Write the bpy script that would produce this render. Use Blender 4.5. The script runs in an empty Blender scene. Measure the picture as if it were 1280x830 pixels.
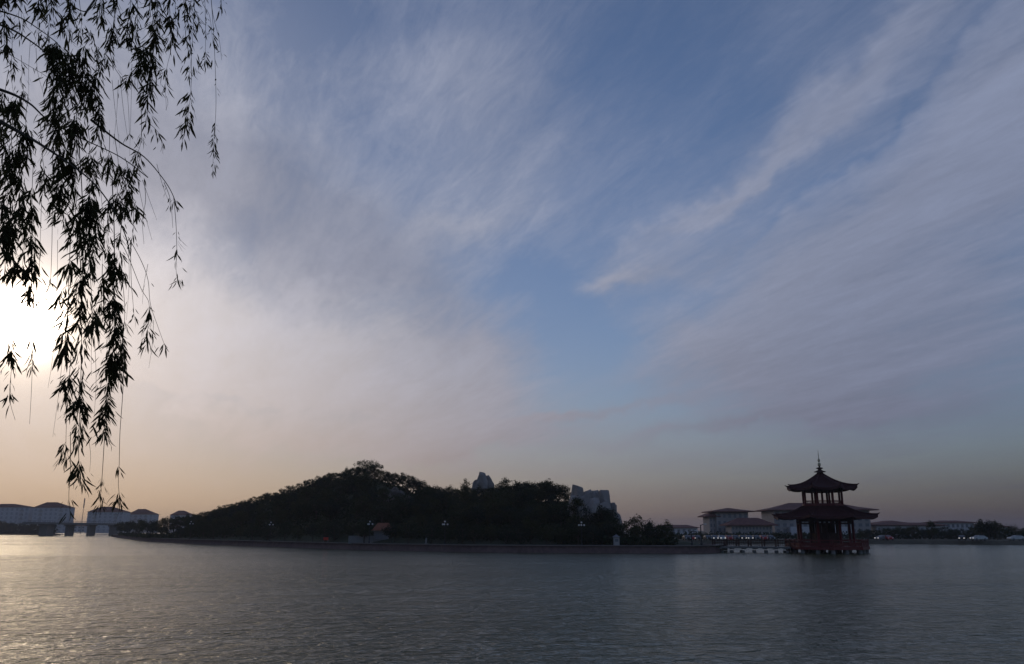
import bpy, bmesh, math, random
from mathutils import Vector, Matrix, noise as mnoise
R = math.radians
scene = bpy.context.scene

# ------------------------------------------------------------------ camera
W0, H0, FPX, HOR = 1280.0, 830.0, 995.6, 662.5
CAMZ = 4.0
PITCH = math.atan((HOR - H0 / 2) / FPX)
cam_data = bpy.data.cameras.new('camera')
cam_data.sensor_width = 36.0
cam_data.lens = 36.0 * FPX / W0
cam_data.clip_start = 0.1
cam_data.clip_end = 20000
cam = bpy.data.objects.new('camera', cam_data)
scene.collection.objects.link(cam)
cam.location = (0, 0, CAMZ)
cam.rotation_euler = (math.pi / 2 + PITCH, 0, 0)
scene.camera = cam

def pdir(x, y):
    """photo pixel -> world direction (not normalised, y component = forward)"""
    cx, cy = x - W0 / 2, H0 / 2 - y
    return Vector((cx, FPX * math.cos(PITCH) - cy * math.sin(PITCH),
                   FPX * math.sin(PITCH) + cy * math.cos(PITCH)))
def at(x, y, Y):
    d = pdir(x, y)
    return Vector((0, 0, CAMZ)) + d * (Y / d.y)
def ground_pt(x, y, z=0.0):
    d = pdir(x, y)
    return Vector((0, 0, CAMZ)) + d * ((z - CAMZ) / d.z)

# ------------------------------------------------------------------ light
SUN_DIR = pdir(30, 397).normalized()
SUN_EL = math.asin(SUN_DIR.z)
SUN_AZ = math.atan2(SUN_DIR.x, SUN_DIR.y)
SKY_STRENGTH = 0.102
SUN_STRENGTH = 0.085
EXPOSURE = 0.0
HAZE_DENSITY = 0.00019

world = bpy.data.worlds.new('World')
scene.world = world
world.use_nodes = True
wt = world.node_tree
wt.nodes.clear()

class S:
    """socket wrapper so node graphs can be written as arithmetic"""
    nt = None
    def __init__(s, sock): s.k = sock
    @staticmethod
    def m(op, *a, clamp=False):
        n = S.nt.nodes.new('ShaderNodeMath'); n.operation = op; n.use_clamp = clamp
        for i, v in enumerate(a):
            if isinstance(v, S): S.nt.links.new(v.k, n.inputs[i])
            else: n.inputs[i].default_value = v
        return S(n.outputs[0])
    def __add__(s, o): return S.m('ADD', s, o)
    __radd__ = __add__
    def __sub__(s, o): return S.m('SUBTRACT', s, o)
    def __rsub__(s, o): return S.m('SUBTRACT', o, s)
    def __mul__(s, o): return S.m('MULTIPLY', s, o)
    __rmul__ = __mul__
    def __truediv__(s, o): return S.m('DIVIDE', s, o)
    def exp(s): return S.m('EXPONENT', s)
    def clamp(s): return S.m('ADD', s, 0.0, clamp=True)
    def smooth(s, a, b):
        n = S.nt.nodes.new('ShaderNodeMapRange'); n.interpolation_type = 'SMOOTHSTEP'
        S.nt.links.new(s.k, n.inputs[0]); n.inputs[1].default_value = a; n.inputs[2].default_value = b
        return S(n.outputs[0])
def vm(nt, op, *a):
    n = nt.nodes.new('ShaderNodeVectorMath'); n.operation = op
    for i, v in enumerate(a):
        if isinstance(v, S): nt.links.new(v.k, n.inputs[i])
        elif op == 'SCALE' and i == 1: n.inputs['Scale'].default_value = v
        else: n.inputs[i].default_value = v
    return S(n.outputs['Value'] if op in ('DOT_PRODUCT', 'LENGTH') else n.outputs[0])
def scale_v(nt, v, f):
    n = nt.nodes.new('ShaderNodeVectorMath'); n.operation = 'SCALE'
    nt.links.new(v.k, n.inputs[0])
    if isinstance(f, S): nt.links.new(f.k, n.inputs['Scale'])
    else: n.inputs['Scale'].default_value = f
    return S(n.outputs[0])
def tex_noise(nt, vec, scale, detail=4, rough=0.55, dist=0.0, color=False):
    n = nt.nodes.new('ShaderNodeTexNoise'); n.noise_dimensions = '3D'
    nt.links.new(vec.k, n.inputs['Vector'])
    n.inputs['Scale'].default_value = scale; n.inputs['Detail'].default_value = detail
    n.inputs['Roughness'].default_value = rough; n.inputs['Distortion'].default_value = dist
    return S(n.outputs['Color' if color else 'Fac'])
def combine(nt, x, y, z):
    n = nt.nodes.new('ShaderNodeCombineXYZ')
    for i, v in enumerate((x, y, z)):
        if isinstance(v, S): nt.links.new(v.k, n.inputs[i])
        else: n.inputs[i].default_value = v
    return S(n.outputs[0])
def mixc(nt, f, a, b, mode='MIX'):
    n = nt.nodes.new('ShaderNodeMix'); n.data_type = 'RGBA'; n.blend_type = mode
    for i, v in ((0, f), (6, a), (7, b)):
        if isinstance(v, S): nt.links.new(v.k, n.inputs[i])
        elif i == 0: n.inputs[0].default_value = v
        else: n.inputs[i].default_value = (*v, 1)
    return S(n.outputs[2])

def build_sky():
    S.nt = nt = wt
    tc = nt.nodes.new('ShaderNodeTexCoord')
    d = vm(nt, 'NORMALIZE', S(tc.outputs['Generated']))
    sky = nt.nodes.new('ShaderNodeTexSky'); sky.sky_type = 'NISHITA'; sky.sun_disc = False
    sky.sun_elevation = SUN_EL; sky.sun_rotation = SUN_AZ % (2 * math.pi)
    sky.altitude = 50; sky.air_density = 1.0; sky.dust_density = 0.1; sky.ozone_density = 2.0
    base = S(sky.outputs[0])
    sep = nt.nodes.new('ShaderNodeSeparateXYZ'); nt.links.new(d.k, sep.inputs[0])
    dx, dy, dz = (S(o) for o in sep.outputs)
    up = S.m('MAXIMUM', dz, 0.0)
    # the cirrus layer as a flat sheet overhead
    inv = 1.0 / 1.0
    qx = dx / (up + 0.10); qy = dy / (up + 0.10)
    q = combine(nt, qx, qy, 0.0)
    # axis of the cirrus fibres: two points of one streak
    def plane(p):
        v = pdir(*p).normalized(); return Vector((v.x / (v.z + .10), v.y / (v.z + .10)))
    ax = (plane((1180, 10)) - plane((800, 280))).normalized()
    al = qx * ax.x + qy * ax.y
    ac = qx * (-ax.y) + qy * ax.x
    fib = tex_noise(nt, combine(nt, al * 0.55, ac * 2.6, 3.1), 1.5, 7, 0.62, 0.35)
    fine = tex_noise(nt, combine(nt, al * 1.7, ac * 5.0, 7.7), 2.0, 7, 0.68, 0.9)
    soft = tex_noise(nt, q, 0.8, 5, 0.5, 0.3)
    # uneven edges: the feature masks are read with a wobbling direction
    wob = tex_noise(nt, d, 3.2, 5, 0.6, 0.0, color=True)
    wob2 = tex_noise(nt, d, 11.0, 4, 0.6, 0.0, color=True)
    off = vm(nt, 'SUBTRACT', wob, (0.5, 0.5, 0.5)); off2 = vm(nt, 'SUBTRACT', wob2, (0.5, 0.5, 0.5))
    dw = vm(nt, 'ADD', vm(nt, 'ADD', d, scale_v(nt, off, 0.20)), scale_v(nt, off2, 0.06))
    def blob(x, y, rx, ry, ang, w):
        c = pdir(x, y).normalized()
        a0 = c.cross(Vector((0, 0, 1))).normalized(); b0 = a0.cross(c)
        k = c.dot(pdir(640, 415).normalized())
        ca, sa = math.cos(R(ang)), math.sin(R(ang))
        a = (a0 * ca + b0 * sa) / (rx / FPX * k); b = (b0 * ca - a0 * sa) / (ry / FPX * k)
        u = vm(nt, 'DOT_PRODUCT', dw, tuple(a)); v = vm(nt, 'DOT_PRODUCT', dw, tuple(b))
        # third term keeps the mask to one side of the sky
        t = 4.0 * (1.0 - vm(nt, 'DOT_PRODUCT', dw, tuple(c)))
        return w * ((u * u + v * v + t) * -1.0).exp()
    def total(lst):
        r = None
        for l in lst:
            m = blob(*l); r = m if r is None else r + m
        return r
    veil = total(VEIL)
    gaps = total(GAPS)
    finer = tex_noise(nt, combine(nt, al * 5.0, ac * 15.0, 1.7), 2.0, 6, 0.7, 1.2)
    dens = (veil + 0.20 + (soft - 0.5) * 0.8) * (0.35 + fib * 1.3) + (fine - 0.5) * 0.42 + (finer - 0.5) * 0.24 - gaps
    dens = dens.smooth(-0.08, 1.08)
    # light on the cloud sheet: forward scattering round the sun, dimmer away from it
    mu = vm(nt, 'DOT_PRODUCT', d, tuple(SUN_DIR))
    def lobe(k): return ((mu - 1.0) * k).exp()
    def rgb(c, f): return vm(nt, 'MULTIPLY', combine(nt, f, f, f), c)
    def add(*l):
        r = l[0]
        for x in l[1:]: r = vm(nt, 'ADD', r, x)
        return r
    dens = S.m('MAXIMUM', dens, lobe(17.0) * 0.97)
    shade = total(SHADE)
    lit = S.m('MAXIMUM', 1.0 - shade, 0.3)
    cloud = add(rgb((0.222, 0.258, 0.372), (0.66 + 0.60 * fib + 0.30 * (fine - 0.5) + 0.2 * (finer - 0.5)) * (0.8 + 0.2 * lit)), rgb((0.45, 0.395, 0.325), lobe(6.5) * lit),
                rgb((0.16, 0.12, 0.08), lobe(40.0)))
    clear = scale_v(nt, vm(nt, 'MULTIPLY', base, SKY_TINT), SKY_STRENGTH * (1.0 - 0.42 * lobe(3.0)))
    col = mixc(nt, dens * 0.94, clear, cloud)
    # dusty air low over the horizon
    dust = add(rgb((0.43, 0, 0), lobe(4.1)), rgb((0, 0.315, 0), lobe(4.1)), rgb((0, 0, 0.235), lobe(3.0)),
               rgb((0.31, 0.18, 0.055), lobe(14.0)))
    low = (S.m('POWER', up * 7.4, 1.3) * -1.0).exp()
    col = mixc(nt, low * 0.97, col, dust)
    # sun seen through the thin veil
    glow = add(rgb((0.20, 0.15, 0.09), lobe(160.0)), rgb((1.1, 0.88, 0.62), lobe(900.0)), rgb((14, 11.5, 9), lobe(3000.0)))
    col = vm(nt, 'ADD', col, glow)
    bg = nt.nodes.new('ShaderNodeBackground'); bg.inputs['Strength'].default_value = 1.0
    nt.links.new(col.k, bg.inputs['Color'])
    out = nt.nodes.new('ShaderNodeOutputWorld'); nt.links.new(bg.outputs[0], out.inputs[0])

SKY_TINT = (0.93, 0.90, 1.05)
# cirrus sheets: photo x, y of the centre, radii, turn (degrees, anticlockwise), weight
VEIL = [
    (200, 430, 300, 130, -18, 0.80),
    (420, 470, 240, 60, -10, 0.65),
    (545, 450, 130, 50, 10, 0.60),
    (410, 300, 260, 85, -25, 0.55),
    (120, 120, 260, 190, 0, 0.45),
    (615, 190, 110, 190, 18, 0.24),
    (590, 288, 75, 20, 14, 0.28),
    (1000, 140, 330, 26, 35, 0.60),
    (1170, 225, 360, 95, 33, 0.66),
    (1110, 390, 300, 125, 10, 0.74),
    (1000, 490, 210, 60, -6, 0.60),
    (870, 320, 120, 30, 24, 0.36),
    (775, 352, 42, 10, 8, 0.50),
    (690, 519, 150, 7, 2, 0.75),
    (540, 540, 220, 14, 2, 0.55),
    (900, 545, 200, 10, 4, 0.35),
    (330, 490, 200, 14, 2, 0.35),
    (1260, 120, 170, 110, 30, 0.45),
    (700, 60, 560, 150, 0, 0.13),
    (900, 235, 120, 12, 33, 0.35),
]
GAPS = [
    (720, 435, 105, 75, -30, 0.75),
    (850, 520, 170, 34, 0, 0.30),
    (650, 350, 80, 28, 20, 0.25),
    (830, 80, 140, 100, 35, 0.22),
    (1085, 150, 240, 9, 36, 0.24),
    (880, 262, 110, 10, 33, 0.30),
    (560, 10, 220, 50, 0, 0.15),
    (480, 180, 90, 80, 10, 0.12),
    (300, 508, 150, 12, 0, 0.35),
    (1240, 300, 70, 40, 0, 0.12),
]
# thicker, shaded stretches of the cloud sheet
SHADE = [
    (430, 315, 230, 70, -26, 0.70),
    (230, 170, 230, 100, -20, 0.50),
    (640, 400, 60, 30, 0, 0.2),
    (1180, 420, 160, 120, 0, 0.20),
]
build_sky()

sun_data = bpy.data.lights.new('sun', 'SUN')
sun_data.energy = SUN_STRENGTH
sun_data.angle = R(8.0)
sun_data.color = (1.0, 0.76, 0.44)
sun = bpy.data.objects.new('sun', sun_data)
scene.collection.objects.link(sun)
sun.rotation_euler = (-SUN_DIR).to_track_quat('-Z', 'Y').to_euler()
sun.location = SUN_DIR * 300

scene.view_settings.view_transform = 'Standard'
scene.view_settings.look = 'None'
scene.view_settings.exposure = EXPOSURE
scene.view_settings.gamma = 1.0
scene.view_settings.use_curve_mapping = False
scene.render.engine = 'CYCLES'
cy = scene.cycles
cy.use_denoising = True
cy.max_bounces = 8
cy.volume_bounces = 1
cy.transparent_max_bounces = 16
cy.sample_clamp_indirect = 4.0
cy.caustics_reflective = False
cy.caustics_refractive = False

# ------------------------------------------------------------------ helpers
COL = scene.collection
def link(o):
    COL.objects.link(o); return o
def tag(o, label=None, cat=None, group=None, kind=None):
    if label: o['label'] = label
    if cat: o['category'] = cat
    if group: o['group'] = group
    if kind: o['kind'] = kind
    return o
def thing(name, label, cat, loc=(0, 0, 0), rz=0.0, group=None):
    o = link(bpy.data.objects.new(name, None))
    o.empty_display_size = 0.3
    o.location = loc; o.rotation_euler = (0, 0, rz)
    return tag(o, label, cat, group)
def copy_tree(o, parent=None):
    c = link(o.copy()); c.parent = parent
    for ch in o.children: copy_tree(ch, c)
    return c

class MB:
    def __init__(s): s.v = []; s.f = []
    def add(s, vs, fs):
        n = len(s.v); s.v += [tuple(p) for p in vs]; s.f += [tuple(i + n for i in f) for f in fs]
        return s
    def box(s, x0, x1, y0, y1, z0, z1):
        return s.add([(x0, y0, z0), (x1, y0, z0), (x1, y1, z0), (x0, y1, z0),
                      (x0, y0, z1), (x1, y0, z1), (x1, y1, z1), (x0, y1, z1)],
                     [(3, 2, 1, 0), (4, 5, 6, 7), (0, 1, 5, 4), (1, 2, 6, 5), (2, 3, 7, 6), (3, 0, 4, 7)])
    def tube(s, pts, rad, n=6, cap=True):
        pts = [Vector(p) for p in pts]
        if not hasattr(rad, '__len__'): rad = [rad] * len(pts)
        vs = []; fs = []
        for i, p in enumerate(pts):
            t = (pts[min(i + 1, len(pts) - 1)] - pts[max(i - 1, 0)])
            t = t.normalized() if t.length > 1e-9 else Vector((0, 0, 1))
            a = t.cross(Vector((0, 1, 0.01)) if abs(t.y) < .9 else Vector((1, 0, 0))).normalized(); b = t.cross(a)
            for k in range(n):
                g = 2 * math.pi * k / n
                vs.append(p + (a * math.cos(g) + b * math.sin(g)) * rad[i])
        for i in range(len(pts) - 1):
            for k in range(n):
                k2 = (k + 1) % n
                fs.append((i * n + k, i * n + k2, (i + 1) * n + k2, (i + 1) * n + k))
        if cap:
            fs.append(tuple(range(n - 1, -1, -1))); fs.append(tuple((len(pts) - 1) * n + k for k in range(n)))
        return s.add(vs, fs)
    def lathe(s, prof, n=12, c=(0, 0, 0), ph=0.0):
        """prof: (radius, z) from bottom to top"""
        vs = []; fs = []
        for r, z in prof:
            for k in range(n):
                g = 2 * math.pi * k / n + ph
                vs.append((c[0] + r * math.cos(g), c[1] + r * math.sin(g), c[2] + z))
        for i in range(len(prof) - 1):
            for k in range(n):
                k2 = (k + 1) % n
                fs.append((i * n + k, i * n + k2, (i + 1) * n + k2, (i + 1) * n + k))
        fs.append(tuple(range(n - 1, -1, -1))); fs.append(tuple((len(prof) - 1) * n + k for k in range(n)))
        return s.add(vs, fs)
    def mesh(s, name, mat, smooth=False):
        me = bpy.data.meshes.new(name); me.from_pydata(s.v, [], s.f); me.update()
        if mat: me.materials.append(mat)
        if smooth: me.polygons.foreach_set('use_smooth', [True] * len(me.polygons))
        return me
    def build(s, name, mat, parent=None, smooth=False, loc=(0, 0, 0)):
        o = link(bpy.data.objects.new(name, s.mesh(name, mat, smooth)))
        o.location = loc
        if parent: o.parent = parent
        return o
def inst(name, me, parent=None, loc=(0, 0, 0), rot=(0, 0, 0), sc=(1, 1, 1)):
    o = link(bpy.data.objects.new(name, me))
    o.location = loc; o.rotation_euler = rot; o.scale = sc
    if parent: o.parent = parent
    return o

# ------------------------------------------------------------------ materials
def mat(name, col, rough=0.7, var=0.25, scale=1.0, bump=0.0, spec=0.3, detail=5):
    m = bpy.data.materials.new(name); m.use_nodes = True
    nt = m.node_tree; S.nt = nt
    p = nt.nodes['Principled BSDF']
    p.inputs['Roughness'].default_value = rough
    p.inputs['Specular IOR Level'].default_value = spec
    tc = nt.nodes.new('ShaderNodeTexCoord'); v = S(tc.outputs['Object'])
    n = tex_noise(nt, v, scale, detail, 0.6)
    n2 = tex_noise(nt, v, scale * 0.17, 3, 0.5)
    f = (n * 0.65 + n2 * 0.35).smooth(0.25, 0.75)
    c = mixc(nt, f, tuple(x * (1 - var) for x in col), tuple(min(x * (1 + var), 1) for x in col))
    nt.links.new(c.k, p.inputs['Base Color'])
    if bump:
        b = nt.nodes.new('ShaderNodeBump'); b.inputs['Strength'].default_value = 0.6
        b.inputs['Distance'].default_value = bump
        nt.links.new(n.k, b.inputs['Height']); nt.links.new(b.outputs[0], p.inputs['Normal'])
    return m
def leaf_mat(name, col, var=0.4, trans=0.25, scale=0.6):
    m = mat(name, col, 0.65, var, scale, 0, 0.15, 3)
    nt = m.node_tree; p = nt.nodes['Principled BSDF']; out = nt.nodes['Material Output']
    tr = nt.nodes.new('ShaderNodeBsdfTranslucent')
    nt.links.new(p.inputs['Base Color'].links[0].from_socket, tr.inputs[0])
    mx = nt.nodes.new('ShaderNodeMixShader'); mx.inputs[0].default_value = trans
    nt.links.new(p.outputs[0], mx.inputs[1]); nt.links.new(tr.outputs[0], mx.inputs[2])
    nt.links.new(mx.outputs[0], out.inputs[0])
    return m
def glow_mat(name, col, e):
    m = mat(name, col, 0.3, 0.05)
    p = m.node_tree.nodes['Principled BSDF']
    p.inputs['Emission Color'].default_value = (*col, 1); p.inputs['Emission Strength'].default_value = e
    return m
def water_mat():
    m = bpy.data.materials.new('lake_water'); m.use_nodes = True
    nt = m.node_tree; S.nt = nt
    p = nt.nodes['Principled BSDF']
    p.inputs['Base Color'].default_value = (0.050, 0.060, 0.022, 1)     # turbid green-brown lake water
    p.inputs['Specular Tint'].default_value = (0.98, 1.0, 0.87, 1)
    p.inputs['Roughness'].default_value = 0.15
    p.inputs['IOR'].default_value = 1.333
    tc = nt.nodes.new('ShaderNodeTexCoord'); v = S(tc.outputs['Object'])
    sep = nt.nodes.new('ShaderNodeSeparateXYZ'); nt.links.new(v.k, sep.inputs[0])
    x, y = S(sep.outputs[0]), S(sep.outputs[1])
    ca, sa = math.cos(R(12)), math.sin(R(12))
    u = x * ca + y * sa; w = y * ca - x * sa
    h1 = tex_noise(nt, combine(nt, u * 0.8, w, 0.0), 1.15, 3, 0.5, 0.6)
    h2 = tex_noise(nt, combine(nt, u * 0.95, w, 4.0), 3.4, 4, 0.55, 0.4)
    h3 = tex_noise(nt, combine(nt, u * 0.45, w * 0.6, 9.0), 0.42, 2, 0.5, 0.3)
    h4 = tex_noise(nt, combine(nt, u * 0.4, w, 13.0), 0.15, 3, 0.55, 0.5)
    gust = tex_noise(nt, combine(nt, u * 0.35, w, 2.0), 0.016, 3, 0.5, 0.8).smooth(0.3, 0.7) * 0.85 + 0.45
    def ridged(n): return 1.0 - S.m('ABSOLUTE', (n - 0.5) * 2.0)
    h = (h1 * 0.19 + ridged(h1) * 0.20 + h2 * 0.07 + ridged(h2) * 0.075 + h3 * 0.30 + h4 * 0.70) * gust
    b = nt.nodes.new('ShaderNodeBump'); b.inputs['Strength'].default_value = 1.0
    b.inputs['Distance'].default_value = 1.0
    nt.links.new(h.k, b.inputs['Height']); nt.links.new(b.outputs[0], p.inputs['Normal'])
    return m

M = {
    'water': water_mat(),
    'earth': mat('earth', (0.10, 0.085, 0.06), 0.95, 0.35, 0.6, 0.05),
    'hill': mat('hill_soil', (0.045, 0.05, 0.026), 0.95, 0.4, 0.4, 0.1),
    'stone': mat('embankment_stone', (0.15, 0.095, 0.088), 0.85, 0.3, 1.2, 0.03),
    'coping': mat('coping_stone', (0.20, 0.155, 0.145), 0.8, 0.2, 0.9, 0.02),
    'paving': mat('paving', (0.24, 0.21, 0.19), 0.9, 0.2, 0.8, 0.01),
    'rock': mat('pale_rock', (0.29, 0.25, 0.23), 0.9, 0.35, 0.35, 0.25),
    'dark_rock': mat('dull_rock', (0.12, 0.10, 0.085), 0.95, 0.35, 0.5, 0.15),
    'leaf': leaf_mat('tree_leaves', (0.034, 0.044, 0.020)),
    'leaf2': leaf_mat('tree_leaves_olive', (0.048, 0.054, 0.020)),
    'leaf3': leaf_mat('tree_leaves_cool', (0.028, 0.040, 0.025)),
    'willow': leaf_mat('willow_leaves', (0.055, 0.050, 0.018), 0.45, 0.5, 6.0),
    'twig': mat('willow_twigs', (0.055, 0.038, 0.022), 0.8, 0.3, 9.0),
    'bark': mat('bark', (0.07, 0.055, 0.042), 0.95, 0.4, 3.0, 0.03),
    'red': mat('lacquer_red', (0.11, 0.012, 0.013), 0.5, 0.25, 2.0),
    'roof_red': mat('dark_red_tiles', (0.055, 0.013, 0.014), 0.75, 0.3, 3.0, 0.02),
    'dark_wood': mat('dark_wood', (0.05, 0.022, 0.018), 0.75, 0.3, 2.0),
    'gold': mat('gilt_metal', (0.45, 0.38, 0.25), 0.35, 0.15, 3.0),
    'concrete': mat('concrete', (0.17, 0.16, 0.155), 0.9, 0.2, 1.0, 0.02),
    'white_wall': mat('white_render', (0.20, 0.19, 0.185), 0.9, 0.08, 0.5),
    'pale_wall': mat('pale_render', (0.36, 0.325, 0.315), 0.9, 0.1, 0.15),
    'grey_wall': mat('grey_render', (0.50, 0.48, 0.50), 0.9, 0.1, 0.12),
    'roof_tile': mat('brown_red_tiles', (0.16, 0.07, 0.06), 0.85, 0.25, 0.8, 0.03),
    'roof_orange': mat('orange_tiles', (0.24, 0.085, 0.045), 0.8, 0.25, 1.5, 0.02),
    'glass': mat('window_glass', (0.16, 0.155, 0.17), 0.3, 0.1, 1.0, 0, 0.5),
    'far_glass': mat('haze_paled_window', (0.36, 0.345, 0.37), 0.4, 0.1, 1.0, 0, 0.4),  # distance haze put into the pane colour, near the wall tone
    'metal': mat('grey_metal', (0.16, 0.16, 0.17), 0.5, 0.15, 2.0, 0, 0.5),
    'iron': mat('dark_iron', (0.03, 0.03, 0.032), 0.6, 0.2, 2.0),
    'globe': mat('opal_globe', (0.62, 0.62, 0.63), 0.25, 0.03, 2.0, 0, 0.5),
    'white_paint': mat('white_paint', (0.78, 0.78, 0.78), 0.4, 0.05, 2.0),
    'red_paint': mat('red_paint', (0.55, 0.05, 0.03), 0.5, 0.15, 2.0),
    'tyre': mat('tyre_rubber', (0.02, 0.02, 0.02), 0.8, 0.2, 4.0),
    'headlight': glow_mat('lit_headlight', (1.0, 0.93, 0.88), 0.6),
}
rnd = random.Random(11)
def lerp_tab(tab, x):
    if x <= tab[0][0]: return tab[0][1]
    for (a, p), (b, q) in zip(tab, tab[1:]):
        if x <= b: return p + (q - p) * (x - a) / (b - a)
    return tab[-1][1]
def smoothstep(t):
    t = max(0.0, min(1.0, t)); return t * t * (3 - 2 * t)

# ------------------------------------------------------------------ water, lake bed and the land round the lake
tag(MB().box(-4200, 4200, -4200, 4200, -4.5, -3.2).build('lake_bed', M['earth']), kind='structure')
tag(MB().add([(-4190, -4190, 0), (4190, -4190, 0), (4190, 4190, 0), (-4190, 4190, 0)], [(0, 1, 2, 3)]).build('water', M['water']), kind='structure')

def land(name, shore, back, ztop, material):
    """shore: waterline points in order, back: outer points closing the outline; the edge slopes into the water"""
    mb = MB(); n = len(shore)
    cen = sum((Vector((p[0], p[1])) for p in back), Vector((0, 0))) / len(back)
    inner = []; outer = []
    for p in shore:
        v = Vector((p[0], p[1])); d = (cen - v).normalized()
        inner.append(v + d * 4.0); outer.append(v - d * 5.0)
    vs = [(p.x, p.y, ztop) for p in inner] + [(p.x, p.y, -3.0) for p in outer] + [(p[0], p[1], ztop) for p in back]
    fs = [tuple(list(range(n)) + list(range(2 * n, 2 * n + len(back))))]
    fs += [(i, n + i, n + i + 1, i + 1) for i in range(n - 1)]
    mb.add(vs, fs)
    return tag(mb.build(name, material), kind='structure')

def colx(x, Y): return at(x, HOR, Y).x
g = lambda x, y: ground_pt(x, y)
far_edge = [g(745, 680), g(900, 680), g(1085, 680), g(1180, 680.6), g(1290, 681.5), Vector((260, 190, 0)), Vector((420, 60, 0)), Vector((600, -300, 0))]
land('far_shore', far_edge, [(3900, -300), (3900, 3900), (700, 3900), (colx(745, 400), 900)], 1.1, M['earth'])
left_edge = [Vector((-900, -200, 0)), Vector((-620, 300, 0)), g(-60, 668.2), g(0, 668.4), g(40, 668.8), g(70, 669.6), g(78, 669.2), g(70, 668.2), g(60, 667.0), g(50, 666.4)]
land('left_bank', left_edge, [(-1500, 3900), (-3900, 3900), (-3900, -200)], 1.0, M['earth'])
land('distant_shore', [g(45, 666.0), g(90, 666.0), g(150, 666.0), g(260, 666.0), g(330, 667.0)], [(300, 3850), (-1450, 3850)], 1.0, M['earth'])
# the bank the photographer stands on
nb = []
land('near_bank', [Vector((30, 1.5, 0)), Vector((12, 5.5, 0)), Vector((0, 6.5, 0)), Vector((-14, 9.5, 0)), Vector((-40, 12, 0))][::1], [(-60, -90), (60, -90)], 2.4, M['earth'])

# ------------------------------------------------------------------ island with its hill
SHORE = [(140, 671.0), (160, 673.5), (185, 677), (240, 680), (330, 683.3), (440, 687), (520, 689), (600, 690.6), (700, 691.3), (800, 691.8), (860, 692), (896, 691.3), (906, 689.8)]
SKYLINE = [(140, 652), (170, 648), (200, 646), (237, 641), (255, 637), (270, 632), (300, 624), (340, 612), (370, 602), (400, 591), (430, 585), (445, 581), (470, 583), (500, 590),
           (520, 600), (545, 607), (570, 606), (590, 603), (615, 604), (635, 607), (660, 603), (690, 604), (712, 607), (745, 610), (765, 630), (774, 650), (800, 650), (826, 656), (840, 672), (906, 681)]
TREE_H = [(140, 8), (220, 7.5), (245, 4.0), (300, 3.0), (400, 3.2), (460, 4.5), (560, 5.0), (690, 5.2), (745, 4.0), (780, 6.2), (826, 5.5), (845, .5), (906, .3)]
RIDGE_D = [(140, 22), (185, 24), (240, 48), (300, 56), (455, 62), (600, 52), (700, 44), (770, 26), (830, 18), (860, 9), (906, 5)]
PROM, ZP = 6.0, 1.25
def shore_Y(x): return g(x, lerp_tab(SHORE, x)).y
def ridge(x):
    Yr = shore_Y(x) + lerp_tab(RIDGE_D, x)
    zr = at(x, lerp_tab(SKYLINE, x), Yr).z - lerp_tab(TREE_H, x)
    return Yr, max(zr, ZP + 0.05)
def hill_z(x, Y):
    Ys = shore_Y(x); Yr, zr = ridge(x)
    p = min(PROM, 0.5 * (Yr - Ys))
    if Y <= Ys + p: return ZP
    if Y <= Yr:
        t = (Y - Ys - p) / (Yr - Ys - p)
        base = ZP + (zr - ZP) * (0.75 * math.sin(t * math.pi / 2) + 0.25 * t * t)
        return base
    t = (Y - Yr) / (1.1 * (Yr - Ys) + 4)
    return ZP + (zr - ZP) * (1 - smoothstep(t)) - (3.5 if t > 1 else 3.5 * t * t)
def hill_pt(x, t):
    """t 0 at the waterline, 1 on the ridge"""
    Ys = shore_Y(x); Yr = ridge(x)[0]; Y = Ys + (Yr - Ys) * t
    return Vector((colx(x, Y), Y, hill_z(x, Y)))
mb = MB(); cols = [140 + i * 4 for i in range(193)]; NT = 30
for x in cols:
    for j in range(NT):
        t = j / (NT - 1) * 2.15
        p = hill_pt(x, t)
        if t > 0.25: p.z += 0.5 * mnoise.noise(Vector((p.x * .12, p.y * .12, 3)))
        if j == 0: p.z = 1.2
        mb.v.append(tuple(p))
for i in range(len(cols) - 1):
    for j in range(NT - 1):
        mb.f.append((i * NT + j, (i + 1) * NT + j, (i + 1) * NT + j + 1, i * NT + j + 1))
mb.f = [tuple(reversed(f)) if False else f for f in mb.f]
tag(mb.build('island_hill', M['hill'], smooth=True), kind='structure')

# embankment: battered stone wall with a coping, following the waterline
eb = thing('stone_embankment', 'long reddish stone embankment wall along the water edge of the wooded island', 'embankment')
ws = MB(); cs = MB(); path = []
for x in range(140, 907, 6): path.append(g(x, lerp_tab(SHORE, x)))
tip = path[-1]; path += [tip + Vector((0.6, 2.5, 0)), tip + Vector((-0.5, 6, 0)), tip + Vector((-3, 10, 0))]
n = len(path)
for i, p in enumerate(path):
    tdir = (path[min(i + 1, n - 1)] - path[max(i - 1, 0)]).normalized(); nn = Vector((-tdir.y, tdir.x, 0))
    ws.v += [tuple(p - nn * 0.25 + Vector((0, 0, -2.5))), tuple(p + nn * 0.0 + Vector((0, 0, 0))), tuple(p + nn * 0.35 + Vector((0, 0, 1.22))), tuple(p + nn * 1.0 + Vector((0, 0, 1.22)))]
    a, b = p + nn * 0.22, p + nn * 0.95
    cs.v += [(a.x, a.y, 1.2), (a.x, a.y, 1.38), (b.x, b.y, 1.38), (b.x, b.y, 1.2)]
for i in range(n - 1):
    for k in range(3): ws.f.append((i * 4 + k, (i + 1) * 4 + k, (i + 1) * 4 + k + 1, i * 4 + k + 1))
    for k in range(4): cs.f.append((i * 4 + k, (i + 1) * 4 + k, (i + 1) * 4 + (k + 1) % 4, i * 4 + (k + 1) % 4))
ws.build('wall', M['stone'], eb); cs.build('coping', M['coping'], eb)

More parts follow.
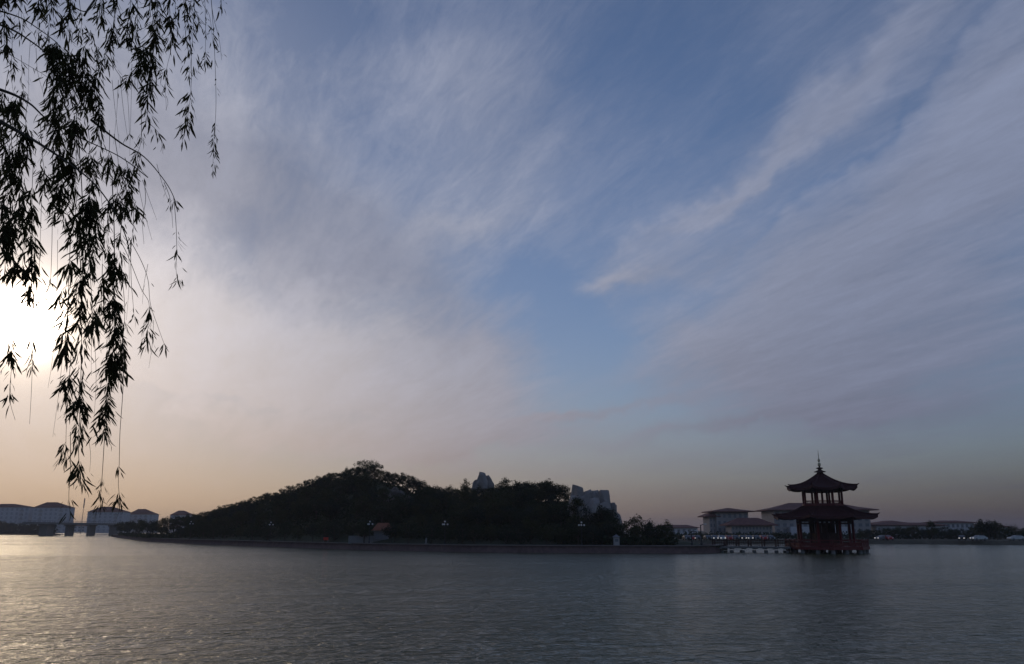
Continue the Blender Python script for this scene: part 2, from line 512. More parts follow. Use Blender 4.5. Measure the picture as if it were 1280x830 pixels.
# ------------------------------------------------------------------ rocks
def rock_mesh(w, d, h, seed, material, steep=0.84):
    """broken block: a rounded box chiselled by random planes, so its faces meet in hard uneven edges"""
    rr = random.Random(seed * 101 + 7); bm = bmesh.new(); bmesh.ops.create_icosphere(bm, subdivisions=4, radius=1.0)
    cuts = []
    for k in range(16):
        nrm = Vector((rr.gauss(0, 1), rr.gauss(0, 1), rr.gauss(.15, .55))).normalized()
        cuts.append((nrm, rr.uniform(.62, .92)))
    cuts.append((Vector((rr.uniform(-.3, .3), rr.uniform(-.3, .3), 1)).normalized(), rr.uniform(.80, .92)))
    for v in bm.verts:
        p = v.co.copy(); m = max(abs(p.x), abs(p.y), abs(p.z)); p = p.lerp(p / m, .62)         # between ball and box
        for nrm, c in cuts:
            e = p.dot(nrm) - c
            if e > 0: p -= nrm * e
        z = (p.z + 1) * .5; k = 1 - (1 - steep) * z
        q = Vector((p.x * w * .58 * k, p.y * d * .58 * k, z * h * 1.06))
        n2 = mnoise.noise_vector(Vector((q.x * 1.3, q.y * 1.3, q.z * .7)) + Vector((seed * 3.3, 5, 0)))
        cr = mnoise.voronoi(Vector((q.x * .8 + seed, q.y * .8, q.z * .45)))[0]
        v.co = q + n2 * 0.035 * min(w, h) - Vector((p.x, p.y, 0)) * (0.22 * max(0, .3 - (cr[1] - cr[0])))
    me = bpy.data.meshes.new('rock'); bm.to_mesh(me); bm.free(); me.materials.append(material)
    return me
def rock_at(parent, name, x0, x1, ytop, ybot, Y, seed, depth=6.0, material=None):
    a = at((x0 + x1) / 2, ybot, Y); b = at((x0 + x1) / 2, ytop, Y)
    w = at(x1, ytop, Y).x - at(x0, ytop, Y).x
    return inst(name, rock_mesh(w, depth, (b.z - a.z), seed, material or M['rock'], .7 if seed > 10 else .84), parent, (a.x, a.y, a.z))
Yc = shore_Y(740) + 26
cl = thing('rock_cliff', 'pale grey blocky rock cliff rising above the trees at the end of the hill', 'cliff')
for i, (x0, x1, yt, yb, dd) in enumerate([(709, 732, 606, 660, 3), (722, 750, 608, 664, 1), (745, 766, 613, 664, 0), (757, 773, 627, 666, -1), (712, 733, 620, 664, -2), (730, 754, 622, 664, -3), (748, 768, 630, 668, -4), (716, 740, 634, 668, -5), (764, 777, 641, 668, -2), (735, 754, 610, 650, 2), (740, 760, 616, 655, 1)]):
    rock_at(cl, 'rock', x0, x1, yt, yb, Yc + dd, i + 1, 7)
bl = thing('rock_outcrop', 'small pale boulder pile poking above the dark treetops on the ridge', 'rock')
Yb = ridge(603)[0]
for i, (x0, x1, yt, yb) in enumerate([(594, 610, 591, 618), (603, 619, 594, 618), (588, 600, 600, 618), (597, 612, 596, 618)]):
    rock_at(bl, 'rock', x0, x1, yt, yb, Yb - 1 + i, i + 11, 3.0)
bs = thing('bare_rock_slope', 'dull grey bare rock slabs showing between trees high on the hill', 'rock')
for i, (x, t, w, h) in enumerate([(492, .80, 3.2, 2.2), (486, .74, 3.6, 2.0), (480, .66, 3.8, 1.8), (500, .76, 3.6, 2.0), (508, .74, 3.2, 1.6), (474, .60, 3.0, 1.5), (496, .68, 3.4, 1.6), (488, .60, 3.2, 1.5), (514, .72, 2.8, 1.4)]):
    p = hill_pt(x, t)
    o = inst('rock', rock_mesh(w, 3.5, h, i + 21, M['dark_rock'], .5), bs, (p.x, p.y, p.z - .5)); o.rotation_euler = (R(-14), 0, R(i * 37))
# ------------------------------------------------------------------ trees
def crown_mesh(name, seed, kind, material):
    r = random.Random(seed); mb = MB(); leafs = []
    # unit tree: total height 1, crown from zb to 1
    zb, rx, ncl, per, ls = {'round': (.22, .42, 26, 60, .050), 'tall': (.18, .27, 24, 60, .048), 'pine': (.45, .46, 16, 60, .045),
                            'sparse': (.15, .30, 15, 34, .045), 'shrub': (.05, .60, 20, 55, .07), 'weep': (.10, .42, 26, 55, .045)}[kind]
    for c in range(ncl):
        for _ in range(50):
            p = Vector((r.uniform(-1, 1), r.uniform(-1, 1), r.uniform(-1, 1)))
            if 0.25 < p.length < 1.0: break
        if kind == 'pine': p.z = p.z * 0.6 + 0.25
        cz = (1 + zb) / 2; hz = (1 - zb) / 2
        q = Vector((p.x * rx * .82, p.y * rx * .82, cz + p.z * hz * .86))
        taper = 1.0 - 0.45 * max(0, p.z) if kind != 'pine' else 1.0
        q.x *= taper; q.y *= taper
        cr = r.uniform(.09, .17) * (1.0 if kind != 'sparse' else .7)
        for k in range(per):
            d = Vector((r.gauss(0, 1), r.gauss(0, 1), r.gauss(0, .75))).normalized() * cr * r.random() ** .4
            if kind == 'weep': d.z = d.z * 1.6 - 0.03
            o = q + d; s = ls * r.uniform(.6, 1.3)
            u = Vector((r.gauss(0, 1), r.gauss(0, 1), r.gauss(0, 1))).normalized()
            w = u.cross(Vector((r.gauss(0, 1), r.gauss(0, 1), r.gauss(0, 1)))).normalized()
            mb.add([o - u * s * .5, o + w * s * .3, o + u * s * .5, o - w * s * .3], [(0, 1, 2, 3)])
            leafs.append(o)
    return mb.mesh(name, material)
def trunk_mesh(name, seed, kind, bare=.3):
    r = random.Random(seed); mb = MB()
    top = .7
    pts = [Vector((0, 0, -.12))]; x = y = 0
    for k in range(1, 6):
        x += r.uniform(-.02, .02); y += r.uniform(-.02, .02); pts.append(Vector((x, y, top * k / 5)))
    mb.tube(pts, [.028, .024, .02, .016, .012, .006], 6)
    for k in range(7):
        i = r.choice([2, 3, 4]); a = r.uniform(0, 6.28); L = r.uniform(.15, .3)
        b = pts[i]; e = b + Vector((math.cos(a) * L, math.sin(a) * L, L * .7))
        mb.tube([b, (b + e) / 2 + Vector((0, 0, .02)), e], [.012, .009, .004], 5)
    return mb.mesh(name, M['bark'])
CROWNS = {k: [(crown_mesh('crown', s * 13 + i, k, M[('leaf', 'leaf2', 'leaf3')[(i + s) % 3]]), trunk_mesh('trunk', s + i, k)) for i in range(nn)]
          for s, (k, nn) in enumerate([('round', 5), ('tall', 4), ('pine', 3), ('sparse', 3), ('weep', 3), ('shrub', 3)])}
def tree(kind, loc, h, label, group=None, wide=1.0, r=rnd, cat='tree', name='leafy_tree'):
    t = thing(name, label, cat, loc, r.uniform(0, 6.28), group)
    c, tr = r.choice(CROWNS[kind])
    w = h * wide * r.uniform(.9, 1.12)
    inst('trunk', tr, t, sc=(h, h, h)); inst('crown', c, t, sc=(w, w, h))
    return t
def top_y(p, h):
    """photo row of a tree top"""
    v = Vector((p.x, p.y, p.z + h - CAMZ)); f = Vector((0, math.cos(PITCH), math.sin(PITCH))); u = Vector((0, -math.sin(PITCH), math.cos(PITCH)))
    return H0 / 2 - FPX * v.dot(u) / v.dot(f)
def h_for(p, y):
    """tree height that brings the top to photo row y"""
    lo, hi = 0.2, 30
    for _ in range(30):
        m = (lo + hi) / 2
        if top_y(p, m) > y: lo = m
        else: hi = m
    return lo

# named skyline trees: x, row of the top, kind, t, width, label
for x, y, k, t, w, lab in [
    (455, 574, 'pine', 1.0, 1.25, 'tallest flat-topped tree standing on the summit of the island hill'),
    (465, 578, 'pine', .98, 1.1, 'flat-topped tree close against the tallest one on the hill summit'),
    (431, 583.5, 'round', 1.0, .9, 'small round tree on the ridge just short of the hill summit'),
    (556, 603, 'sparse', 1.02, .9, 'lone sparse sapling standing clear in the dip of the ridge'),
    (582, 594, 'sparse', 1.0, .7, 'thin spiky tree beside the boulder pile on the ridge'),
    (632, 595, 'round', 1.0, .8, 'dark upright tree just past the boulder pile on the ridge'),
    (652, 597, 'round', .98, 1.1, 'broad dark tree on the ridge between the boulder pile and the cliff'),
    (689, 599, 'round', .95, 1.3, 'largest round dark tree crown on the ridge near the rock cliff'),
    (708, 604, 'round', .95, .8, 'round-headed tree touching the upper edge of the rock cliff'),
    (796, 643, 'round', .6, 1.2, 'broad dark tree beyond the foot of the rock cliff'),
    (812, 650, 'tall', .6, 1.1, 'oval tree beside the broad one past the rock cliff'),
    (779, 651, 'round', .7, 1.1, 'low tree close against the foot of the rock cliff'),
    (826, 655, 'round', .5, 1.0, 'last rounded tree of the wood before the open quay tip'),
    (838, 651, 'sparse', .5, .7, 'slender ragged tree alone near the open quay tip')]:
    p = hill_pt(x, t); h = h_for(p, y)
    if x == 556: p = hill_pt(x, t); h = min(h, 3.0) if h < 3 else h
    tree(k, p - Vector((0, 0, .1)), h, lab, None, wide=w)
# ridge trees follow the skyline
x = 150.0; SL = 'dark tree lining the skyline ridge of the wooded island'
while x < 706:
    yy = lerp_tab(SKYLINE, x) + (rnd.uniform(-1.5, 2.5) if x < 480 else rnd.uniform(-4.5, 3.5))
    ok = not (590 < x < 618)
    if ok:
        p = hill_pt(x, rnd.uniform(.92, 1.03)); h = max(2.2, min(9.5, h_for(p, yy)))
        kd = rnd.choice(['round', 'round', 'tall', 'shrub' if 240 < x < 430 else 'round'])
        seg = 'on the ridge between low end and summit' if x < 440 else 'on the ridge between summit and boulder pile' if x < 600 else 'on the ridge between boulder pile and rock cliff'
        SL = {'round': 'round-crowned', 'tall': 'narrow upright', 'shrub': 'low bushy'}[kd] + ' dark tree ' + seg
        if x < 238: lab, gr = 'bushy tree at the low end of the island near the concrete bridge', 'trees on the low end of the island'
        else: lab, gr = SL, 'trees along the hill ridge'
        tree(kd, p - Vector((0, 0, .1)), h, lab, gr, wide=rnd.uniform(.95, 1.35), name='ridge_tree' if x > 238 else 'waterside_tree')
    x += rnd.uniform(4.5, 8.5) if x > 238 else rnd.uniform(6, 10)
# slope trees
cnt = 0; tries = 0
while cnt < 215 and tries < 4000:
    tries += 1
    x = rnd.uniform(232, 768); t = rnd.uniform(.24, .93)
    if 466 < x < 522 and .50 < t < .95: continue
    if 712 < x and t > .55: continue
    p = hill_pt(x, t); h = rnd.uniform(3.2, 6.0)
    ys = lerp_tab(SKYLINE, x) + 3
    if top_y(p, h) < ys: h = h_for(p, ys)
    if h < 2.2: continue
    cnt += 1
    kd = rnd.choice(['round', 'round', 'tall', 'weep'])
    look = {'round': 'round-crowned', 'tall': 'narrow upright', 'weep': 'drooping'}[kd]
    where = ('on the long gentle slope of the hill' if x < 400 else 'on the slope above the white-walled lodge' if x < 500 else
             'on the slope below the dip of the ridge' if x < 590 else 'on the slope below the boulder pile' if x < 690 else 'in the wood below the rock cliff')
    tree(kd, p - Vector((0, 0, .15)), h, look + ' dark tree ' + where, 'hill trees ' + where, wide=rnd.uniform(1.0, 1.4), name='hill_tree')
# promenade trees along the island shore
x = 160.0
while x < 832:
    p = hill_pt(x, 0); Ys = shore_Y(x); Y = Ys + rnd.uniform(3.8, 6.8)
    p = Vector((colx(x, Y), Y, hill_z(x, Y) - .1))
    if not (432 < x < 486) and not (525 < x < 538) and not (764 < x < 776):
        kd = rnd.choice(['weep', 'weep', 'round'])
        seg = 'left of the red board' if False else 'before the long gentle slope' if x < 405 else 'near the lodge and marker stone' if x < 560 else 'below the boulder pile' if x < 700 else 'below the rock cliff'
        tree(kd, p, rnd.uniform(3.6, 5.6), ('drooping' if kd == 'weep' else 'round-crowned') + ' low promenade tree ' + seg, 'promenade trees', wide=rnd.uniform(.95, 1.25), name='promenade_tree')
    x += rnd.uniform(11, 22)
for x, w in ((441, 1.0), (456, .9), (489, 1.0)):
    Y = shore_Y(x) + 2.6
    tree('round', Vector((colx(x, Y), Y, ZP - .1)), rnd.uniform(4.2, 5.2), 'thin-stemmed tree in front of the white-walled lodge', 'trees in front of the lodge', wide=w)

# undergrowth: one uncountable mass of leaves over the hill
def leaf_carpet(name, pts, size, material, label):
    r = random.Random(5); mb = MB()
    for p in pts:
        for k in range(3):
            o = p + Vector((r.gauss(0, .5), r.gauss(0, .5), abs(r.gauss(0, .5)))); s = size * r.uniform(.5, 1.3)
            u = Vector((r.gauss(0, 1), r.gauss(0, 1), r.gauss(0, 1))).normalized()
            w = u.cross(Vector((r.gauss(0, 1), r.gauss(0, 1), r.gauss(0, 1)))).normalized()
            mb.add([o - u * s * .5, o + w * s * .35, o + u * s * .5, o - w * s * .35], [(0, 1, 2, 3)])
    o = mb.build(name, material); return tag(o, label, 'undergrowth', None, 'stuff')
pts = []
while len(pts) < 15000:
    x = rnd.uniform(150, 840); t = rnd.uniform(.16, 1.08)
    if 470 < x < 516 and .62 < t < .86: continue
    pts.append(hill_pt(x, t) + Vector((0, 0, .2)))
leaf_carpet('undergrowth', pts, .75, M['leaf'], 'dense dark undergrowth covering the ground of the wooded hill')
# ------------------------------------------------------------------ pavilion on the water
YP = 150.0
px_m = YP / FPX / math.cos(PITCH) * 1.0
PC = at(1033.5, 684, YP); CX, CY = PC.x, PC.y
def zrow(y, x=1028, Y=YP): return at(x, y, Y).z
PH = R(10) - math.atan2(-CX, CY) * 0
sx = at(1060, 650, YP).x - at(1059, 650, YP).x       # metres per photo pixel at the pavilion
pv = thing('lake_pavilion', 'two-tiered octagonal red pavilion with upturned eaves standing over the lake', 'pavilion', (CX, CY, 0))
def ringpt(r, k, z, n=8): 
    a = PH + 2 * math.pi * k / n
    return Vector((r * math.cos(a), r * math.sin(a), z))
def curved_roof(re, ze, rt, zt, lift, thick, name):
    """octagonal roof, concave slope, corners swept up and out"""
    mb = MB(); NU, NV = 8, 8
    def surf(k, u, v, dz=0.0):
        # v 0 at the eave, 1 at the top; u along one side
        r = re + (rt - re) * v
        cpt = lambda kk: Vector((math.cos(PH + math.pi / 4 * kk), math.sin(PH + math.pi / 4 * kk), 0))
        e = abs(2 * u - 1) ** 3
        flat = cpt(k) * (1 - u) + cpt(k + 1) * u
        p = flat * r * (1 + 0.05 * e * (1 - v) ** 2)
        z = ze + (zt - ze) * (0.55 * v + 0.45 * v ** 2.2) + lift * e * (1 - v) ** 3
        return Vector((p.x, p.y, z + dz))
    for k in range(8):
        for dz in (0.0, -thick):
            b = len(mb.v)
            for j in range(NV + 1):
                for i in range(NU + 1): mb.v.append(tuple(surf(k, i / NU, j / NV, dz)))
            for j in range(NV):
                for i in range(NU):
                    f = (b + j * (NU + 1) + i, b + j * (NU + 1) + i + 1, b + (j + 1) * (NU + 1) + i + 1, b + (j + 1) * (NU + 1) + i)
                    mb.f.append(f if dz == 0 else f[::-1])
        b = len(mb.v)
        for i in range(NU + 1): mb.v += [tuple(surf(k, i / NU, 0)), tuple(surf(k, i / NU, 0, -thick))]
        for i in range(NU): mb.f.append((b + 2 * i, b + 2 * i + 1, b + 2 * i + 3, b + 2 * i + 2))
    ro = mb.build(name, M['roof_red'], pv)
    for k in range(8):
        pts = [surf(k, 0, v / 8, .10) for v in range(9)]
        tipv = (pts[0] - pts[1]).normalized()
        pts = [pts[0] + tipv * .35 + Vector((0, 0, .22))] + pts
        MB().tube(pts, [.05] + [.13] * 9, 6).build('hip_ridge', M['roof_red'], ro)
    # tile ribs
    mb = MB()
    for k in range(8):
        for i in range(1, 12):
            u = i / 12
            mb.tube([surf(k, u, v / 5, .03) for v in range(6)], .05, 4, False)
    mb.build('tile_ribs', M['roof_red'], ro)
    return ro
z_deck = zrow(682.5); z_rail = zrow(675)
z_le = zrow(646.5); z_lt = zrow(633)
z_ue = zrow(611); z_ut = zrow(592.5)
r_up, r_low = 41.0 * sx, 60 * sx
curved_roof(r_low, z_le, 25.5 * sx, z_lt, .40, .45, 'lower_roof')
curved_roof(r_up, z_ue, 3.0 * sx, z_ut, .50, .42, 'upper_roof')
# beams, floor and columns
def ring_beam(name, r, z0, z1, th, material, parent):
    mb = MB()
    for k in range(8):
        a, b, c, d = ringpt(r, k, z0), ringpt(r, k + 1, z0), ringpt(r - th, k + 1, z0), ringpt(r - th, k, z0)
        up = Vector((0, 0, z1 - z0))
        mb.add([a, b, c, d, a + up, b + up, c + up, d + up], [(3, 2, 1, 0), (4, 5, 6, 7), (0, 1, 5, 4), (1, 2, 6, 5), (2, 3, 7, 6), (3, 0, 4, 7)])
    return mb.build(name, material, parent)
def column(r, k, z0, z1, rad, n=8, off=0.0, mt='red'):
    a = PH + 2 * math.pi * (k + off) / n
    c = (r * math.cos(a), r * math.sin(a), 0)
    MB().lathe([(rad * 1.5, z0), (rad * 1.5, z0 + .22), (rad, z0 + .32), (rad, z1)], 10, c).build('column', M[mt], pv, True)
rc, ru = 33.0 * sx, 23.5 * sx
for k in range(8):
    column(rc, k, z_deck, z_le + .7, .24); column(rc * .52, k, z_deck, z_lt, .24, 8, .5, 'dark_wood')
    column(ru, k, z_lt - .3, z_ue + .6, .20); column(ru * .50, k, z_lt - .3, z_ue + .6, .18, 8, .3)
ring_beam('lower_beam', rc + .2, z_le - .75, z_le + .1, .4, M['dark_wood'], pv)
ring_beam('lower_frieze', rc + .1, z_le - 1.25, z_le - 1.05, .2, M['dark_wood'], pv)
ring_beam('upper_beam', ru + .2, z_ue - .65, z_ue + .35, .4, M['dark_wood'], pv)
ring_beam('upper_fascia', ru + .9, z_ue - .15, z_ue + .25, .5, M['dark_wood'], pv)
ring_beam('roof_skirt', 25.5 * sx, z_lt - .3, z_lt + .35, .5, M['red'], pv)
MB().lathe([(24 * sx, z_lt - .35), (24 * sx, z_lt - .1)], 8, (0, 0, 0), PH).build('upper_floor', M['dark_wood'], pv)
# balustrade of the upper floor
for k in range(8):
    a, b = ringpt(ru, k, z_lt), ringpt(ru, k + 1, z_lt)
    mb = MB().tube([a + Vector((0, 0, .95)), b + Vector((0, 0, .95))], .06, 5).tube([a + Vector((0, 0, .5)), b + Vector((0, 0, .5))], .04, 5)
    for i in range(1, 7):
        p = a.lerp(b, i / 7); mb.tube([p, p + Vector((0, 0, .95))], .03, 4)
    mb.build('balustrade', M['red'], pv)
# screens between the inner columns of the lower storey
for k in range(8):
    a, b = ringpt(rc * .52, k + .5, z_deck), ringpt(rc * .52, k + 1.5, z_deck); mb = MB(); t = (b - a); nn = Vector((-t.y, t.x, 0)).normalized() * .05
    for i in range(4):
        p, q = a.lerp(b, (i + .08) / 4), a.lerp(b, (i + .92) / 4)
        lo, hi = Vector((0, 0, .1)), Vector((0, 0, (z_le - z_deck) * (.45 if k % 2 else .78)))
        mb.add([p + lo - nn, q + lo - nn, q + hi - nn, p + hi - nn, p + lo + nn, q + lo + nn, q + hi + nn, p + hi + nn], [(0, 1, 2, 3), (7, 6, 5, 4), (0, 4, 5, 1), (1, 5, 6, 2), (2, 6, 7, 3), (3, 7, 4, 0)])
    mb.build('screen', M['dark_wood'], pv)
# hanging lattice below the lower beam
for k in range(8):
    a, b = ringpt(rc, k, z_le - 1.05), ringpt(rc, k + 1, z_le - 1.05); mb = MB()
    for i in range(1, 12): p = a.lerp(b, i / 12); mb.tube([p, p + Vector((0, 0, .35))], .03, 4)
    mb.build('lattice', M['dark_wood'], pv)
# finial: crown, rings, spire
fz = z_ut; 
MB().lathe([(3.6 * sx, fz - .25), (3.9 * sx, fz + .25), (2.4 * sx, fz + .32), (2.2 * sx, fz + .75), (7.2 * sx, zrow(590.2)), (6.9 * sx, zrow(589.3)), (2.6 * sx, zrow(588.2)), (2.0 * sx, zrow(586.6)), (4.4 * sx, zrow(585.6)), (4.0 * sx, zrow(584.8)), (1.2 * sx, zrow(584)), (1.0 * sx, zrow(582.5))], 12).build('finial_base', M['dark_wood'], pv)
MB().lathe([(.5 * sx, zrow(583)), (1.9 * sx, zrow(582)), (1.9 * sx, zrow(579)), (.6 * sx, zrow(578.4)), (.5 * sx, zrow(577.6)), (1.7 * sx, zrow(576.4)), (1.2 * sx, zrow(574)), (.4 * sx, zrow(573))], 12).build('finial_jar', M['gold'], pv, True)
MB().lathe([(.5 * sx, zrow(573.2)), (.42 * sx, zrow(570)), (.8 * sx, zrow(569.6)), (.4 * sx, zrow(569)), (.12 * sx, zrow(562.5))], 8).build('spire', M['gold'], pv)
# platform on piles with railing
rp = 50 * sx
MB().lathe([(rp, z_deck - .55), (rp, z_deck)], 8, (0, 0, 0), PH + R(22.5)).build('platform', M['red'], pv)
for k in range(8):
    a0 = PH + R(22.5) + k * math.pi / 4; a1 = a0 + math.pi / 4; rr = rp - .25
    a, b = Vector((rr * math.cos(a0), rr * math.sin(a0), z_deck)), Vector((rr * math.cos(a1), rr * math.sin(a1), z_deck))
    h = z_rail - z_deck; mb = MB()
    mb.tube([a + Vector((0, 0, h)), b + Vector((0, 0, h))], .09, 6).tube([a + Vector((0, 0, h * .55)), b + Vector((0, 0, h * .55))], .05, 5).tube([a + Vector((0, 0, .12)), b + Vector((0, 0, .12))], .06, 5)
    for i in range(13): p = a.lerp(b, i / 13); mb.tube([p, p + Vector((0, 0, h + (.18 if i % 4 == 0 else 0)))], .11 if i % 4 == 0 else .04, 5)
    # seat panel below the rail
    t = (b - a).normalized(); nn = Vector((-t.y, t.x, 0)) * .04
    for i in range(0, 12, 1):
        p, q = a.lerp(b, (i + .1) / 12), a.lerp(b, (i + .9) / 12)
        lo, hi = Vector((0, 0, .15)), Vector((0, 0, h * .5))
        mb.add([p + lo - nn, q + lo - nn, q + hi - nn, p + hi - nn, p + lo + nn, q + lo + nn, q + hi + nn, p + hi + nn], [(0, 1, 2, 3), (7, 6, 5, 4), (0, 4, 5, 1), (1, 5, 6, 2), (2, 6, 7, 3), (3, 7, 4, 0)])
    mb.build('railing', M['red'], pv)
pile = MB().lathe([(.38, -3.1), (.38, z_deck - .5)], 8).mesh('pile', M['concrete'])
for k in range(8):
    for r_ in (rp * .92, rp * .5): 
        p = ringpt(r_, k + .5, 0); inst('pile', pile, pv, tuple(p))
    p = ringpt(rp * .85, k, 0); inst('pile', pile, pv, tuple(p))

# ------------------------------------------------------------------ footbridge between the island tip and the pavilion
fb = thing('footbridge', 'low red-railed footbridge on short piles linking island tip to lake pavilion', 'footbridge')
A = g(902, 690.6) + Vector((-1, 1.5, 0)); B = Vector((CX - rp * .93, CY - 1.0, 0))
mid = Vector((A.x + (B.x - A.x) * .5, A.y - .6, 0))
zd = z_deck - .08
for a, b in ((A, mid), (mid, B)):
    t = (b - a).normalized(); nn = Vector((-t.y, t.x, 0)); L = (b - a).length; wv = nn * 1.3
    e0 = a - t * .0; mb = MB()
    lo, hi = Vector((0, 0, zd - .35)), Vector((0, 0, zd))
    mb.add([e0 - wv + lo, b - wv + lo, b + wv + lo, e0 + wv + lo, e0 - wv + hi, b - wv + hi, b + wv + hi, e0 + wv + hi], [(3, 2, 1, 0), (4, 5, 6, 7), (0, 1, 5, 4), (1, 2, 6, 5), (2, 3, 7, 6), (3, 0, 4, 7)])
    mb.build('deck', M['concrete'], fb)
    ns = max(2, int(L / 1.9))
    for s in (-1, 1):
        off = nn * 1.2 * s; rm = MB()
        for hh, rr in ((1.05, .07), (.62, .04), (.22, .04)): rm.tube([a + off + Vector((0, 0, zd + hh)), b + off + Vector((0, 0, zd + hh))], rr, 5)
        for i in range(int(L / .35)):
            p = a.lerp(b, (i + .5) / int(L / .35)) + off; rm.tube([p + Vector((0, 0, zd + .2)), p + Vector((0, 0, zd + 1.05))], .022, 4)
        rm.build('railing', M['dark_wood'], fb)
        for i in range(ns + 1):
            p = a.lerp(b, i / ns) + off
            MB().box(-.10, .10, -.10, .10, zd - .01, zd + 1.22).build('rail_post', M['dark_wood'], fb, loc=(p.x, p.y, 0))
    np_ = max(3, int(L / 1.7))
    for i in range(np_):
        p = a.lerp(b, (i + .5) / np_)
        for s in (-1, 1):
            q = p + nn * s * .85 + t * rnd.uniform(-.4, .4)
            inst('pile', pile, fb, (q.x, q.y, -.3), sc=(.85, .85, 1))
        MB().add([p - nn * 1.25 - t * .25 + Vector((0, 0, zd - .50)), p - nn * 1.25 + t * .25 + Vector((0, 0, zd - .50)), p + nn * 1.25 + t * .25 + Vector((0, 0, zd - .50)), p + nn * 1.25 - t * .25 + Vector((0, 0, zd - .50)),
                  p - nn * 1.25 - t * .25 + Vector((0, 0, zd - .34)), p - nn * 1.25 + t * .25 + Vector((0, 0, zd - .34)), p + nn * 1.25 + t * .25 + Vector((0, 0, zd - .34)), p + nn * 1.25 - t * .25 + Vector((0, 0, zd - .34))],
                 [(0, 1, 2, 3), (7, 6, 5, 4), (0, 4, 5, 1), (1, 5, 6, 2), (2, 6, 7, 3), (3, 7, 4, 0)]).build('cross_beam', M['concrete'], fb)

# ------------------------------------------------------------------ promenade lamps and small things on the island
def globe_lamp(x, ytop, label):
    Y = shore_Y(x) + 2.2; p = Vector((colx(x, Y), Y, ZP)); h = h_for(p, ytop)
    t = thing('promenade_lamp', label, 'lamp post', p, 0, 'globe lamps on the island promenade')
    MB().lathe([(.16, -.05), (.16, .35), (.07, .5), (.055, h * .9), (.03, h - .1)], 8).build('pole', M['iron'], t)
    gl = MB().lathe([(.02, -.17), (.12, -.13), (.18, 0), (.12, .13), (.02, .17)], 10).mesh('globe', M['globe'])
    for k in range(3):
        a = k * 2.094 + .4; q = Vector((math.cos(a) * .55, math.sin(a) * .55, h * .88))
        MB().tube([(0, 0, h * .78), (q.x * .6, q.y * .6, h * .78), (q.x, q.y, h * .86)], .03, 5).build('arm', M['iron'], t)
        inst('globe', gl, t, tuple(q))
    inst('globe', gl, t, (0, 0, h))
globe_lamp(238, 652, 'globe lamp post where the hill begins to rise from its low end')
globe_lamp(338, 653, 'globe lamp post midway below the long gentle slope of the hill')
globe_lamp(462, 652, 'globe lamp post in front of the white-walled lodge')
globe_lamp(556, 652, 'globe lamp post below the dip of the ridge')
globe_lamp(727, 653, 'globe lamp post below the pale rock cliff')
def plain_lamp(x, ytop, label, Y=None):
    Y = Y or shore_Y(min(x, 900)) + 2.5; p = Vector((colx(x, Y), Y, ZP)); h = h_for(p, ytop)
    t = thing('street_lamp', label, 'lamp post', p)
    MB().lathe([(.20, -.05), (.20, .5), (.11, .6), (.09, h)], 8).build('pole', M['iron'], t)
    MB().tube([(0, 0, h - .15), (.25, 0, h), (.7, 0, h + .12)], .06, 6).build('arm', M['iron'], t)
    MB().box(.5, 1.1, -.14, .14, h + .06, h + .2).build('lamp_head', M['globe'], t)
plain_lamp(876, 656, 'taller dark lamp post with a bent arm on the open quay tip')
plain_lamp(864, 664, 'shorter dark lamp post beside a taller one on the open quay tip')

# lodge with white wall and orange roof
Yl = shore_Y(462) + 4.6; c = Vector((colx(461, Yl), Yl, hill_z(461, Yl)))
lw = at(484, 670, Yl).x - at(434, 670, Yl).x
ld = thing('lakeside_lodge', 'small white-walled lodge with an orange roof half hidden by promenade trees', 'lodge', (c.x, c.y, ZP - .05))
MB().box(-lw / 2, lw * .12, 0, .35, -.1, 1.6).build('garden_wall', M['white_wall'], ld)
MB().box(lw * .125, lw / 2, .2, 5, -.1, 2.7).build('wall', M['white_wall'], ld)
x0, x1 = lw * .07, lw / 2 + .5
rf = MB().add([(x0, -.6, 2.7), (x1, -.6, 2.7), (x1, 5.6, 2.7), (x0, 5.6, 2.7), (x0 + .9, 2.5, 4.3), (x1 - .9, 2.5, 4.3)], [(0, 1, 5, 4), (1, 2, 5), (2, 3, 4, 5), (3, 0, 4), (3, 2, 1, 0)]).build('roof', M['roof_orange'], ld)
for k in range(3):
    xx = lw * .17 + k * (lw * .33 / 3)
    w = MB().box(xx, xx + .8, .15, .25, .9, 2.0).build('window', M['glass'], ld)
    MB().box(xx - .06, xx + .86, .12, .2, .8, .9).build('sill', M['concrete'], w)
# red board, white post, white box
Y = shore_Y(408) + 3; q = Vector((colx(408, Y), Y, ZP))
t = thing('notice_board', 'small bright red board on two posts beside the promenade', 'board', q)
MB().box(-.55, .55, -.04, .04, .55, 1.15).build('panel', M['red_paint'], t)
for s in (-.45, .45): MB().box(s - .05, s + .05, .045, .14, -.05, 1.2).build('post', M['metal'], t)
Y = shore_Y(533) + 3; q = Vector((colx(533, Y), Y, ZP))
t = thing('marker_stone', 'small upright white marker stone on the promenade below the ridge dip', 'stone', q)
MB().box(-.35, .35, -.25, .25, -.05, .2).build('plinth', M['concrete'], t)
MB().lathe([(.24, .2), (.22, 1.0), (.14, 1.2), (.03, 1.28)], 4, (0, 0, 0), R(45)).build('shaft', M['white_wall'], t)
Y = shore_Y(770) + 3; q = Vector((colx(770, Y), Y, ZP))
t = thing('ticket_booth', 'tiny pale square booth on the promenade below the cliff foot', 'booth', q)
MB().box(-.5, .5, -.5, .5, -.05, 1.5).build('wall', M['pale_wall'], t)
MB().add([(-.7, -.7, 1.5), (.7, -.7, 1.5), (.7, .7, 1.5), (-.7, .7, 1.5), (0, 0, 2.0)], [(0, 1, 4), (1, 2, 4), (2, 3, 4), (3, 0, 4), (3, 2, 1, 0)]).build('roof', M['metal'], t)
MB().box(-.3, .3, -.53, -.49, .7, 1.2).build('window', M['glass'], t)

